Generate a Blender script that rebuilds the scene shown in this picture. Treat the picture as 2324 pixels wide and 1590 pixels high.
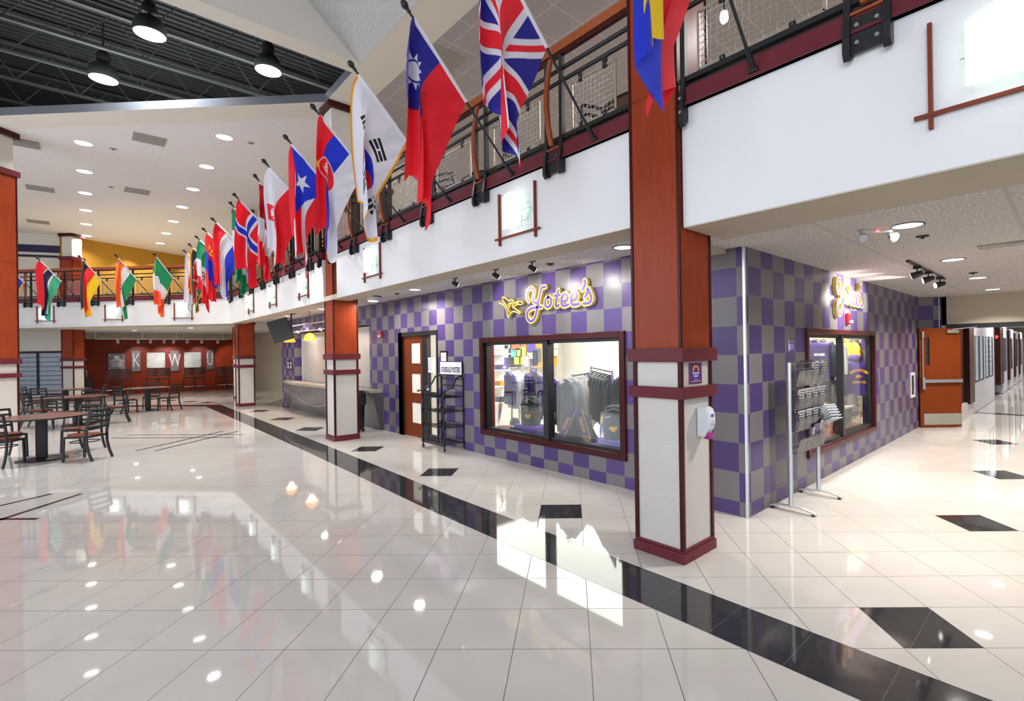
import bpy, bmesh, math, random
import numpy as np
from mathutils import Vector, Matrix
random.seed(7); rng = np.random.RandomState(5)
for o in list(bpy.data.objects): bpy.data.objects.remove(o)
sc = bpy.context.scene
COL = sc.collection
# ------------------------------------------------------------------ camera
CAM = np.array([-4.932, -2.375, 1.761])
RW = np.array([[0.722, -0.692, -0.0151], [0.0100, -0.0115, 1.0], [0.692, 0.722, 0.00117]])
def _orth():
    yaw, pitch, roll = -0.02095, 0.00117, -0.01509
    cy, sy, cp, sp = math.cos(yaw), math.sin(yaw), math.cos(pitch), math.sin(pitch)
    f = np.array([sy*cp, cy*cp, sp]); r = np.array([cy, -sy, 0.]); u = np.cross(r, f)
    cr, sr = math.cos(roll), math.sin(roll)
    A = np.array([cr*r+sr*u, -sr*r+cr*u, f]); q = 1/math.sqrt(2)
    return A @ np.array([[q, q, 0], [-q, q, 0], [0, 0, 1]]).T
RW = _orth()
FPX, CX, CY = 1121.72868, 1162+110.9882, 795.0
cd = bpy.data.cameras.new('camera'); cam = bpy.data.objects.new('camera', cd); COL.objects.link(cam)
cd.sensor_width = 36.0; cd.lens = FPX/2324*36.0; cd.shift_x = -(CX-1162)/2324; cd.clip_start = 0.05; cd.clip_end = 200
M4 = Matrix([[RW[0][i], RW[1][i], -RW[2][i], CAM[i]] for i in range(3)] + [[0, 0, 0, 1]])
cam.matrix_world = M4; sc.camera = cam
# ------------------------------------------------------------------ world, exposure
sc.view_settings.view_transform = 'Standard'; sc.view_settings.look = 'None'
sc.view_settings.exposure = 0.33; sc.view_settings.gamma = 1.0; sc.view_settings.use_curve_mapping = False
w = bpy.data.worlds.new('world'); sc.world = w; w.use_nodes = True
w.node_tree.nodes['Background'].inputs[0].default_value = (0.86, 0.90, 1.0, 1)
w.node_tree.nodes['Background'].inputs[1].default_value = 0.60
sc.cycles.use_denoising = True
sc.cycles.max_bounces = 7; sc.cycles.diffuse_bounces = 4; sc.cycles.glossy_bounces = 4
sc.cycles.transmission_bounces = 5; sc.cycles.transparent_max_bounces = 12
sc.cycles.caustics_reflective = False; sc.cycles.caustics_refractive = False
sc.cycles.sample_clamp_indirect = 4.0
def area(name, loc, size, power, col=(1, .95, .87), rot=(0, 0, 0), sy=None, spread=math.pi):
    l = bpy.data.lights.new(name, 'AREA'); l.energy = power; l.color = col; l.size = size
    if sy: l.shape = 'RECTANGLE'; l.size_y = sy
    else: l.shape = 'DISK'
    l.spread = spread
    o = bpy.data.objects.new(name, l); COL.objects.link(o); o.location = loc; o.rotation_euler = rot
    return o
def spot(name, loc, target, power, angle=60, col=(1, .95, .88), blend=.6, r=.04):
    l = bpy.data.lights.new(name, 'SPOT'); l.energy = power; l.color = col; l.spot_size = math.radians(angle)
    l.spot_blend = blend; l.shadow_soft_size = r
    o = bpy.data.objects.new(name, l); COL.objects.link(o); o.location = loc
    d = Vector(target)-Vector(loc); o.rotation_euler = d.to_track_quat('-Z', 'Y').to_euler(); return o
# room light: area lights added for daylight assumed from unseen windows behind and left
area('assumed_entry_daylight', (-10.5, -4.0, 4.2), 7.0, 340, (.80, .88, 1.0), (math.radians(68), 0, math.radians(-62)), 4.0)
area('assumed_hall_daylight', (-13.0, 10.0, 3.6), 9.0, 450, (.86, .92, 1.0), (math.radians(80), 0, math.radians(-85)), 4.5)
area('assumed_store_light', (2.6, 4.6, 2.78), 3.6, 560, (1, .97, .90), (0, 0, 0), 7.0)  # assumed light for the bright store interior, no fitting is built
area('store_side_fill', (4.6, .46, 2.80), 5.6, 420, (1, .95, .86), (0, 0, 0), .4)  # unseen fill strip added to brighten the side window goods
for _x in (11, 15, 19, 23, 27, 31, 36): area('corridor_lamp', (_x, -1.3, 2.80), .25, 55, (1, .98, .96))
for _y in (-2, 2.5, 7, 12): area('upper_floor_fill', (2.4, _y, 6.86), .4, 75, (1, .95, .93))  # unseen fill lights added to brighten the upper floor ceiling
# ------------------------------------------------------------------ helpers: pixel of the photo -> point on a real plane
def ray(x, y): return RW.T @ np.array([(x-CX)/FPX, -(y-CY)/FPX, 1.])
def P(x, y, z=0.): d = ray(x, y); return CAM+(z-CAM[2])/d[2]*d
def PX(x, y, X=0.): d = ray(x, y); return CAM+(X-CAM[0])/d[0]*d
def PY(x, y, Y=0.): d = ray(x, y); return CAM+(Y-CAM[1])/d[1]*d
def PL(x, y, p, n):
    d = ray(x, y); n = np.array(n, float); return CAM+((np.array(p, float)-CAM) @ n)/(d @ n)*d
# ------------------------------------------------------------------ mesh builder
def RZ(a): return Matrix.Rotation(a, 4, 'Z')
def T(*v): return Matrix.Translation(Vector(v))
class MB:
    def __init__(s): s.v = []; s.f = []; s.m = []; s.sm = []
    def add(s, v, f, m=0, smooth=False, M=None):
        b = len(s.v)
        if M is not None: v = [M @ Vector(p) for p in v]
        s.v += [tuple(p) for p in v]; s.f += [tuple(b+i for i in q) for q in f]; s.m += [m]*len(f); s.sm += [smooth]*len(f); return s
    def box(s, x0, x1, y0, y1, z0, z1, m=0, M=None):
        if x0 > x1: x0, x1 = x1, x0
        if y0 > y1: y0, y1 = y1, y0
        if z0 > z1: z0, z1 = z1, z0
        v = [(x0,y0,z0),(x1,y0,z0),(x1,y1,z0),(x0,y1,z0),(x0,y0,z1),(x1,y0,z1),(x1,y1,z1),(x0,y1,z1)]
        return s.add(v, [(0,3,2,1),(4,5,6,7),(0,1,5,4),(1,2,6,5),(2,3,7,6),(3,0,4,7)], m, False, M)
    def beam(s, a, b, w, h, m=0, up=(0,0,1)):
        a = Vector(a); b = Vector(b); d = (b-a); L = d.length; d.normalize(); u = Vector(up)
        if abs(d.dot(u)) > .98: u = Vector((1,0,0))
        x = d.cross(u).normalized(); z = x.cross(d)
        Mx = Matrix(((x.x,d.x,z.x,a.x),(x.y,d.y,z.y,a.y),(x.z,d.z,z.z,a.z),(0,0,0,1)))
        return s.box(-w/2, w/2, 0, L, -h/2, h/2, m, Mx)
    def cyl(s, a, b, r, n=12, m=0, r2=None, cap=True):
        a = Vector(a); b = Vector(b); r2 = r if r2 is None else r2
        d = (b-a).normalized(); u = Vector((0,0,1)) if abs(d.z) < .9 else Vector((1,0,0))
        x = d.cross(u).normalized(); y = d.cross(x)
        v = []
        for p, q in ((a, r), (b, r2)):
            for i in range(n):
                t = 2*math.pi*i/n; v.append(p+x*q*math.cos(t)+y*q*math.sin(t))
        f = [(i, (i+1) % n, n+(i+1) % n, n+i) for i in range(n)]
        s.add(v, f, m, True)
        if cap: s.add(v, [tuple(range(n-1,-1,-1)), tuple(range(n, 2*n))], m)
        return s
    def tube(s, pts, r, n=8, m=0, closed=False):
        pts = [Vector(p) for p in pts]; K = len(pts); v = []; f = []; px = None
        for k in range(K):
            if closed: d = pts[(k+1) % K]-pts[k-1]
            else: d = pts[min(k+1, K-1)]-pts[max(k-1, 0)]
            d.normalize()
            if px is None:
                u = Vector((0,0,1)) if abs(d.z) < .9 else Vector((1,0,0)); px = d.cross(u).normalized()
            px = (px-d*px.dot(d)).normalized(); y = d.cross(px)
            rr = r[k] if isinstance(r, (list, tuple)) else r
            for i in range(n):
                t = 2*math.pi*i/n; v.append(pts[k]+px*rr*math.cos(t)+y*rr*math.sin(t))
        for k in range(K if closed else K-1):
            q = (k+1) % K
            for i in range(n): f.append((k*n+i, k*n+(i+1) % n, q*n+(i+1) % n, q*n+i))
        s.add(v, f, m, True)
        if not closed: s.add(v, [tuple(range(n-1,-1,-1)), tuple(range((K-1)*n, K*n))], m)
        return s
    def lathe(s, prof, c=(0,0,0), n=24, m=0, M=None, sx=1, sy=1, cap=True):
        v = []; f = []; K = len(prof)
        for r, z in prof:
            for i in range(n):
                t = 2*math.pi*i/n; v.append((c[0]+r*sx*math.cos(t), c[1]+r*sy*math.sin(t), c[2]+z))
        for k in range(K-1):
            for i in range(n): f.append((k*n+i, k*n+(i+1) % n, (k+1)*n+(i+1) % n, (k+1)*n+i))
        s.add(v, f, m, True, M)
        if cap: s.add(v, [tuple(range(n-1,-1,-1)), tuple(range((K-1)*n, K*n))], m, False, M)
        return s
    def prism(s, poly, h0, h1, m=0, M=None, axis='z'):
        n = len(poly)
        def p3(p, h): return (p[0],p[1],h) if axis == 'z' else ((p[0],h,p[1]) if axis == 'y' else (h,p[0],p[1]))
        v = [p3(p, h0) for p in poly]+[p3(p, h1) for p in poly]
        f = [tuple(range(n-1,-1,-1)), tuple(range(n, 2*n))]+[(i,(i+1)%n,n+(i+1)%n,n+i) for i in range(n)]
        return s.add(v, f, m, False, M)
    def quad(s, a, b, c, d, m=0): return s.add([a,b,c,d], [(0,1,2,3)], m)
    def ribbon(s, pts, w, h0, h1, M, m=0):
        """a stroke of width w with round ends lying in local xz, depth along local y"""
        pts = [Vector((p[0], p[1])) for p in pts]; L = []; R = []
        for k, p in enumerate(pts):
            d = (pts[min(k+1,len(pts)-1)]-pts[max(k-1,0)]).normalized(); n = Vector((-d.y, d.x)); L.append(p+n*w/2); R.append(p-n*w/2)
        n = len(pts); v = []; f = []
        for k in range(n): v += [(L[k].x,h0,L[k].y),(R[k].x,h0,R[k].y),(R[k].x,h1,R[k].y),(L[k].x,h1,L[k].y)]
        for k in range(n-1):
            a = 4*k; b = a+4
            f += [(a,a+1,b+1,b),(a+1,a+2,b+2,b+1),(a+2,a+3,b+3,b+2),(a+3,a,b,b+3)]
        s.add(v, f, m, False, M)
        for e in (pts[0], pts[-1]):
            c = [(e.x+w/2*math.cos(t*math.pi/6), e.y+w/2*math.sin(t*math.pi/6)) for t in range(12)]
            s.prism(c, h0, h1+math.copysign(.0005, h1-h0), m, M, 'y')
        return s
    def build(s, name, mats, parent=None, bevel=0, M=None):
        me = bpy.data.meshes.new(name); me.from_pydata(s.v, [], s.f)
        if not isinstance(mats, (list, tuple)): mats = [mats]
        for mt in mats: me.materials.append(mt)
        me.polygons.foreach_set('material_index', s.m); me.polygons.foreach_set('use_smooth', s.sm)
        bm = bmesh.new(); bm.from_mesh(me); bmesh.ops.recalc_face_normals(bm, faces=bm.faces); bm.to_mesh(me); bm.free()
        o = bpy.data.objects.new(name, me); COL.objects.link(o)
        if parent: o.parent = parent
        if M is not None: o.matrix_local = M
        if bevel:
            b = o.modifiers.new('edge', 'BEVEL'); b.width = bevel; b.segments = 2; b.limit_method = 'ANGLE'; b.angle_limit = .9
        return o
def many(name, mb, mats, parent, spots, bevel=0):
    """one small part, then copies of it, each an object of its own"""
    o = mb.build(name, mats, parent, bevel); o.location = spots[0]
    for p in spots[1:]:
        c = o.copy(); COL.objects.link(c); c.parent = parent; c.location = p
    return o
def tag(o, label=None, cat=None, group=None, kind=None):
    if label: o['label'] = label
    if cat: o['category'] = cat
    if group: o['group'] = group
    if kind: o['kind'] = kind
    return o
def thing(name, label, cat, loc=(0,0,0), rz=0, group=None):
    o = bpy.data.objects.new(name, None); COL.objects.link(o); o.location = loc; o.rotation_euler = (0, 0, rz)
    o.empty_display_size = .1
    return tag(o, label, cat, group)
def struct(name, mb, mats, parent=None, bevel=0):
    o = mb.build(name, mats, parent, bevel)
    if not parent: o['kind'] = 'structure'
    return o
def dup(src, loc=None, rz=None, label=None, group=None, parent=None):
    c = src.copy(); COL.objects.link(c)
    if parent is not None: c.parent = parent
    else:
        if loc is not None: c.location = loc
        if rz is not None: c.rotation_euler = (0, 0, rz)
        if label: c['label'] = label
        if group: c['group'] = group
    for ch in src.children: dup(ch, parent=c)
    return c
def text(body, size, mat, M, name='lettering', parent=None, depth=.002, sx=1.0, align='CENTER', bold=0.0):
    cu = bpy.data.curves.new(name, 'FONT'); cu.body = body; cu.size = size; cu.extrude = depth; cu.offset = bold
    cu.align_x = align; cu.align_y = 'CENTER'; cu.resolution_u = 3
    o = bpy.data.objects.new('t', cu); COL.objects.link(o)
    me = bpy.data.meshes.new_from_object(o.evaluated_get(bpy.context.evaluated_depsgraph_get()))
    bpy.data.objects.remove(o); me.materials.clear(); me.materials.append(mat)
    r = bpy.data.objects.new(name, me); COL.objects.link(r)
    if parent: r.parent = parent
    r.matrix_local = M @ Matrix.Diagonal((sx, 1, 1, 1))
    return r
# text planes: facing -X (wall along Y), facing -Y (wall along X)
def FX(x, y, z): return Matrix(((0,0,-1,x),(-1,0,0,y),(0,1,0,z),(0,0,0,1)))
def FY(x, y, z): return Matrix(((1,0,0,x),(0,0,-1,y),(0,1,0,z),(0,0,0,1)))
# ------------------------------------------------------------------ materials
class NG:
    def __init__(s, name):
        s.mat = bpy.data.materials.new(name); s.mat.use_nodes = True; s.nt = s.mat.node_tree
        s.b = s.nt.nodes['Principled BSDF']; s.out = s.nt.nodes['Material Output']
    def n(s, t, **k):
        nd = s.nt.nodes.new(t)
        for a, b in k.items(): setattr(nd, a, b)
        return nd
    def l(s, a, b): s.nt.links.new(a, b)
    def set(s, sock, v):
        if hasattr(v, 'links') or hasattr(v, 'is_linked'): s.l(v, sock)
        else: sock.default_value = v
    def m(s, op, a, b=0., c=0.):
        nd = s.n('ShaderNodeMath', operation=op); s.set(nd.inputs[0], a); s.set(nd.inputs[1], b); s.set(nd.inputs[2], c); return nd.outputs[0]
    def mix(s, f, a, b):
        nd = s.n('ShaderNodeMix', data_type='RGBA'); s.set(nd.inputs[0], f)
        for sk, v in ((nd.inputs[6], a), (nd.inputs[7], b)): s.set(sk, (*v, 1) if isinstance(v, tuple) and len(v) == 3 else v)
        return nd.outputs[2]
    def xyz(s, kind='Object'):
        tc = s.n('ShaderNodeTexCoord'); sp = s.n('ShaderNodeSeparateXYZ'); s.l(tc.outputs[kind], sp.inputs[0]); return sp.outputs, tc.outputs[kind]
    def noise(s, scale, vec=None, detail=3, stretch=None):
        nz = s.n('ShaderNodeTexNoise'); nz.inputs['Scale'].default_value = scale; nz.inputs['Detail'].default_value = detail
        if vec is not None:
            if stretch:
                mp = s.n('ShaderNodeMapping'); mp.inputs['Scale'].default_value = stretch; s.l(vec, mp.inputs[0]); vec = mp.outputs[0]
            s.l(vec, nz.inputs['Vector'])
        return nz.outputs[0]
    def bump(s, h, strength=.3, dist=.01):
        b = s.n('ShaderNodeBump'); b.inputs['Strength'].default_value = strength; b.inputs['Distance'].default_value = dist
        s.l(h, b.inputs['Height']); s.l(b.outputs[0], s.b.inputs['Normal'])
    def P(s, **k):
        for a, v in k.items():
            sk = s.b.inputs[a.replace('_', ' ')]
            s.set(sk, (*v, 1) if isinstance(v, tuple) and len(v) == 3 else v)
        return s
def plain(name, c, r=.5, metal=0., spec=.5, var=0.06, emit=0):
    g = NG(name); g.P(Roughness=r, Metallic=metal); g.b.inputs['Specular IOR Level'].default_value = spec
    if var:
        (_, vec) = g.xyz(); nz = g.noise(6, vec)
        g.P(Base_Color=g.mix(nz, tuple(x*(1-var) for x in c), tuple(min(1, x*(1+var)) for x in c)))
    else: g.P(Base_Color=c)
    if emit: g.P(Emission_Color=c, Emission_Strength=emit)
    return g.mat
def emis(name, c, e, r=.4):
    g = NG(name); g.P(Base_Color=c, Roughness=r, Emission_Color=c, Emission_Strength=e); return g.mat
def wood(name, a, b, r=.32, st=(3, 3, .35)):
    g = NG(name); _, vec = g.xyz()
    n1 = g.noise(9, vec, 6, st); n2 = g.noise(1.3, vec, 2)
    f = g.m('ADD', g.m('MULTIPLY', n1, .7), g.m('MULTIPLY', n2, .5)); g.P(Base_Color=g.mix(g.m('SUBTRACT', f, .1), a, b), Roughness=r); g.b.inputs['Specular IOR Level'].default_value = .14
    return g.mat
def checker(name, ax, o0, size=.308, z0=.15, k=1.):
    """square glazed wall tiles in two colours, ax = horizontal axis index"""
    g = NG(name); co, vec = g.xyz()
    u = g.m('DIVIDE', g.m('SUBTRACT', co[ax], o0), size); v = g.m('DIVIDE', g.m('SUBTRACT', co[2], z0), size)
    fu, fv = g.m('FLOOR', u), g.m('FLOOR', v); par = g.m('FLOORED_MODULO', g.m('ADD', fu, fv), 2.)
    par = g.m('GREATER_THAN', par, .5)
    wn = g.n('ShaderNodeTexWhiteNoise', noise_dimensions='2D'); cb = g.n('ShaderNodeCombineXYZ'); g.l(fu, cb.inputs[0]); g.l(fv, cb.inputs[1]); g.l(cb.outputs[0], wn.inputs['Vector'])
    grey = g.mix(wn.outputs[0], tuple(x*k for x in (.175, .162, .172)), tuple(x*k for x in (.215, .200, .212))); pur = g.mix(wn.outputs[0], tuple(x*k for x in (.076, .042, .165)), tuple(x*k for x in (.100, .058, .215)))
    col = g.mix(par, grey, pur)
    eu = g.m('ABSOLUTE', g.m('SUBTRACT', g.m('FRACT', u), .5)); ev = g.m('ABSOLUTE', g.m('SUBTRACT', g.m('FRACT', v), .5))
    e = g.m('GREATER_THAN', g.m('MAXIMUM', eu, ev), .4925)
    g.P(Base_Color=g.mix(e, col, (.17, .16, .19)), Roughness=.3); g.b.inputs['Specular IOR Level'].default_value = .3
    tilt = g.m('MULTIPLY', g.m('SUBTRACT', g.m('FRACT', u), .5), g.m('SUBTRACT', wn.outputs[0], .5))
    h = g.m('ADD', g.m('SUBTRACT', 1., e), g.m('MULTIPLY', tilt, .8)); g.bump(h, .35, .004)
    return g.mat
def floor_mat():
    g = NG('polished_floor_tile'); co, vec = g.xyz(); q = 1/math.sqrt(2); Tt = .457
    i = g.m('DIVIDE', g.m('SUBTRACT', g.m('ADD', co[0], OX), g.m('ADD', co[1], OY)), Tt/q)
    j = g.m('DIVIDE', g.m('ADD', g.m('ADD', co[0], OX), g.m('ADD', co[1], OY)), Tt/q)
    ei = g.m('ABSOLUTE', g.m('SUBTRACT', g.m('FRACT', i), .5)); ej = g.m('ABSOLUTE', g.m('SUBTRACT', g.m('FRACT', j), .5))
    e = g.m('GREATER_THAN', g.m('MAXIMUM', ei, ej), .4945)
    wn = g.n('ShaderNodeTexWhiteNoise', noise_dimensions='2D'); cb = g.n('ShaderNodeCombineXYZ')
    g.l(g.m('FLOOR', i), cb.inputs[0]); g.l(g.m('FLOOR', j), cb.inputs[1]); g.l(cb.outputs[0], wn.inputs['Vector'])
    nz = g.noise(2.2, vec, 5); c = g.mix(nz, (.56, .52, .475), (.68, .64, .60)); c = g.mix(g.m('MULTIPLY', wn.outputs[0], .25), c, (.60, .565, .53))
    g.P(Base_Color=g.mix(e, c, (.13, .11, .10)), Roughness=g.m('ADD', .035, g.m('MULTIPLY', e, .4)))
    g.b.inputs['Specular IOR Level'].default_value = .55
    g.bump(g.m('SUBTRACT', 1., e), .15, .001)
    return g.mat
def black_floor():
    g = NG('polished_black_tile'); co, vec = g.xyz(); nz = g.noise(3, vec, 6)
    e = g.m('GREATER_THAN', g.m('ABSOLUTE', g.m('SUBTRACT', g.m('FRACT', g.m('DIVIDE', g.m('SUBTRACT', co[1], .14), .4567)), .5)), .495)
    g.P(Base_Color=g.mix(e, g.mix(nz, (.022, .022, .027), (.05, .048, .052)), (.10, .10, .10)), Roughness=.05)
    g.b.inputs['Specular IOR Level'].default_value = .6
    return g.mat
def acoustic(name, a, b, sc_, grid=0, o=(0, 0), gridc=(.6, .57, .52)):
    g = NG(name); co, vec = g.xyz(); nz = g.noise(sc_, vec, 4, (1, .8, 1)); t = g.m('MULTIPLY', g.m('SUBTRACT', nz, .5), 7.); t = g.m('MINIMUM', g.m('MAXIMUM', g.m('ADD', t, .45), 0.), 1.)
    c = g.mix(t, a, b)
    if grid:
        u = g.m('ABSOLUTE', g.m('SUBTRACT', g.m('FRACT', g.m('DIVIDE', g.m('SUBTRACT', co[0], o[0]), grid)), .5)); v = g.m('ABSOLUTE', g.m('SUBTRACT', g.m('FRACT', g.m('DIVIDE', g.m('SUBTRACT', co[1], o[1]), grid)), .5))
        e = g.m('GREATER_THAN', g.m('MAXIMUM', u, v), .487); c = g.mix(e, c, gridc)
    g.P(Base_Color=c, Roughness=.95); g.bump(nz, .25, .004); return g.mat
def tiles_plain(name, c1, c2, ax, size, z0=0., groove=(.4, .37, .33), rough=.3, hz=None):
    g = NG(name); co, vec = g.xyz(); hz = hz or size
    u = g.m('ABSOLUTE', g.m('SUBTRACT', g.m('FRACT', g.m('DIVIDE', co[ax], size)), .5)); v = g.m('ABSOLUTE', g.m('SUBTRACT', g.m('FRACT', g.m('DIVIDE', g.m('SUBTRACT', co[2], z0), hz)), .5))
    e = g.m('MAXIMUM', g.m('GREATER_THAN', u, .492 if size < 5 else 2.), g.m('GREATER_THAN', v, .4955)); nz = g.noise(3.5, vec, 5)
    g.P(Base_Color=g.mix(e, g.mix(nz, c1, c2), groove), Roughness=rough); return g.mat
def glassy(name, tint=(1, 1, 1), f=.07, r=.02, fk=.6):
    g = NG(name); tr = g.n('ShaderNodeBsdfTransparent'); gl = g.n('ShaderNodeBsdfGlossy'); mx = g.n('ShaderNodeMixShader')
    tr.inputs[0].default_value = (*tint, 1); gl.inputs['Roughness'].default_value = r; fr = g.n('ShaderNodeFresnel'); fr.inputs[0].default_value = 1.45
    g.l(g.m('ADD', g.m('MULTIPLY', fr.outputs[0], fk), f*.4), mx.inputs[0]); g.l(tr.outputs[0], mx.inputs[1]); g.l(gl.outputs[0], mx.inputs[2]); g.l(mx.outputs[0], g.out.inputs[0])
    return g.mat
def fabric_attr(name):
    g = NG(name); at = g.n('ShaderNodeAttribute', attribute_name='dye'); _, vec = g.xyz()
    g.P(Base_Color=at.outputs[0], Roughness=.75); g.b.inputs['Sheen Weight'].default_value = .15
    tl = g.n('ShaderNodeBsdfTranslucent'); g.l(at.outputs[0], tl.inputs[0]); mx = g.n('ShaderNodeMixShader'); mx.inputs[0].default_value = .22
    g.l(g.b.outputs[0], mx.inputs[1]); g.l(tl.outputs[0], mx.inputs[2]); g.l(mx.outputs[0], g.out.inputs[0]); return g.mat

OX, OY = 5.066, -1.893
M_ = {}
M_['floor'] = floor_mat(); M_['black_floor'] = black_floor()
M_['chkA'] = checker('purple_grey_glazed_tile', 1, .09); M_['chkB'] = checker('purple_grey_glazed_tile_shaded', 0, .075, .31, .15, .8)  # side wall copy of the tile: its dimmer light is put into the colour
M_['chkD'] = tiles_plain('shaded_counter_tile', (.075,.068,.075), (.105,.095,.105), 1, .308, .15, (.13,.12,.13), .25); M_['wood'] = wood('red_cherry_veneer', (.20, .026, .009), (.40, .068, .022)); M_['woodlt'] = wood('orange_cherry_wood', (.24, .055, .018), (.42, .12, .045))  # counter front: the wall tile with its shade put into a darker colour
M_['maroon'] = wood('dark_maroon_wood', (.040, .007, .008), (.075, .013, .013), .28); M_['maroon2'] = wood('burgundy_painted_band', (.115, .020, .028), (.165, .032, .040), .3)
M_['doorwood'] = wood('orange_door_veneer', (.135, .024, .004), (.21, .040, .006), .3)
M_['tileL'] = tiles_plain('cream_wall_tile', (.60, .565, .52), (.67, .635, .59), 0, 9, .11, (.75, .72, .68), .3, .42)
M_['white'] = plain('white_painted_plaster', (.80, .80, .80), .7, var=.01); M_['cream'] = plain('cream_painted_plaster', (.60, .53, .41), .75, var=.02)
M_['cream_lt'] = plain('pale_cream_paint', (.70, .67, .60), .75, var=.02)
M_['ceilR'] = acoustic('fissured_ceiling_tile', (.60, .55, .50), (.90, .87, .82), 55, 1.22, (.75, -.83)); M_['ceilL'] = acoustic('fissured_ceiling_tile_light', (.62, .59, .56), (.80, .78, .76), 24, 1.22, (.2, .4), (.68, .66, .63))
M_['ceilU'] = acoustic('grey_upper_ceiling_tile', (.34, .31, .33), (.41, .385, .40), 60, .61, (.12, 2.94), (.53, .51, .52)); M_['ceilF'] = acoustic('pale_upper_ceiling_tile', (.68, .67, .68), (.80, .79, .80), 40, 1.22, (.12, 2.94), (.72, .71, .71))
M_['ceilV'] = acoustic('grey_vaulted_ceiling', (.42, .41, .40), (.52, .51, .50), 50)
M_['dark'] = plain('black_painted_metal', (.018, .019, .021), .38, .3, var=0); M_['blackp'] = plain('black_plastic', (.012, .012, .013), .45, var=0)
M_['pit'] = plain('near_black_green_paint', (.016, .022, .020), .8, var=0); M_['pitg'] = plain('dark_grey_joist_paint', (.030, .034, .031), .7, var=0); M_['greyband'] = plain('blue_grey_band_paint', (.13, .14, .16), .9, var=0)
M_['steel'] = plain('brushed_steel', (.58, .56, .52), .3, 1., var=.05); M_['chrome'] = plain('chrome', (.8, .8, .8), .12, 1., var=0); M_['alu'] = plain('silver_aluminium', (.80, .82, .85), .3, .7, var=0)
M_['champ'] = plain('champagne_metal', (.50, .46, .38), .35, .8, var=0)
M_['ochre'] = plain('ochre_wall_paint', (.52, .27, .025), .7, var=.02); M_['navy'] = plain('navy_stripe_paint', (.012, .010, .06), .6, var=0)
M_['tan'] = tiles_plain('tan_stone_tile', (.34, .29, .22), (.43, .375, .29), 0, .6, .1, (.50, .45, .36), .5, .5)
M_['mahog'] = wood('mahogany_wall_panelling', (.12, .015, .006), (.25, .034, .010), .35); M_['dmahog'] = wood('dark_mahogany_panel', (.035, .010, .009), (.055, .014, .012), .35)
M_['glass'] = glassy('clear_window_glass', (.97, .99, .98), .0, .02, .45); M_['acry'] = glassy('clear_acrylic', (.90, .90, .92), .16, .05)
M_['lamp'] = emis('lit_lamp_diffuser', (1, .97, .92), 5.0); M_['lamp2'] = emis('bright_high_bay_lens', (.95, .97, 1), 22.0); M_['sconce'] = emis('glowing_frosted_glass', (.86, 1.0, .93), 1.25); M_['sconce2'] = emis('dim_frosted_glass', (.62, .82, .72), .42)
M_['purple'] = plain('vivid_purple_cloth', (.10, .035, .42), .7, var=.05); M_['gold'] = plain('gold_print', (.85, .42, .01), .55, var=0); M_['goldlt'] = plain('pale_gold_paint', (.90, .70, .16), .4, var=0); M_['purp2'] = plain('purple_enamel', (.13, .055, .42), .35, var=0)
M_['red'] = plain('red_alarm_plastic', (.55, .01, .015), .3, var=0); M_['paper'] = plain('white_paper', (.80, .80, .82), .6, var=0); M_['ink'] = plain('dark_ink', (.02, .018, .05), .6, var=0); M_['whitep'] = plain('white_plastic', (.78, .79, .82), .35, var=0)
M_['magenta'] = plain('magenta_plastic', (.35, .02, .22), .3, var=0); M_['seat'] = wood('cherry_seat_wood', (.16, .035, .018), (.26, .06, .03), .3, (6, 1, 1)); M_['ttop'] = wood('laminate_table_top', (.16, .065, .05), (.24, .11, .085), .22, (5, 1, 1))
M_['shutter'] = plain('beige_roller_shutter', (.50, .46, .42), .5, .1, var=0)
# ---------------------------------------------------------------- floor
f = MB(); f.quad((-18,-12,0),(44,-12,0),(44,32,0),(-18,32,0))
def fq(pts, m=1):
    f.add([(p[0], p[1], .0012) for p in pts], [tuple(range(len(pts)))], m)
so = [(-1.715,-12),(-1.715,3),(-1.66,5),(-1.60,7.6),(-1.53,12.7),(-1.45,19.2)]; si = [(x-.455, y) for x, y in so[:-1]]+[(-1.93,18.95)]
for a in range(5): fq([so[a], so[a+1], si[a+1], si[a]])
fd = np.array([-.668,.745]); a0 = np.array(so[-1]); b0 = np.array(si[-1]); fq([a0, a0+fd*12, b0+fd*12+np.array([-.02,.03]), b0])
def gidx(i, j):  # corner of floor tile (i, j)
    Tt = .457*_q; return ((i+j)*Tt-OX, (j-i)*Tt-OY)
def gpos(x, y):
    Tt = .457/_q; return ((x+OX-y-OY)/Tt, (x+OX+y+OY)/Tt)
_q = 1/math.sqrt(2)
dia = [(1585-360*.0, 0)]
for px, py in [(1275,1162),(997,1071),(838,1015),(704,973),(642,950),(590,932),(2090,1421),(2209,1181),(2264,1071),(2290,1007)]:
    c = P(px, py); i, j = gpos(c[0], c[1]); i, j = math.floor(i), math.floor(j)
    if c[1] > 8:
        h = .457*.72; s_ = 1.0; fq([(c[0]-h, c[1]), (c[0], c[1]-h*1.3), (c[0]+h, c[1]), (c[0], c[1]+h*1.3)])
    else: fq([gidx(i,j), gidx(i+1,j), gidx(i+1,j+1), gidx(i,j+1)])
for px, py in [(432,911),(470,913),(510,898),(580,905),(455,889)]:
    c = P(px, py); h = .30; fq([(c[0]-h, c[1]), (c[0], c[1]-h), (c[0]+h, c[1]), (c[0], c[1]+h)])
def fline(p, q, w=.06):
    a = P(*p)[:2]; b = P(*q)[:2]; d = (b-a)/np.linalg.norm(b-a); n = np.array([-d[1], d[0]])*w/2; fq([a-n, b-n, b+n, a+n])
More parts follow.
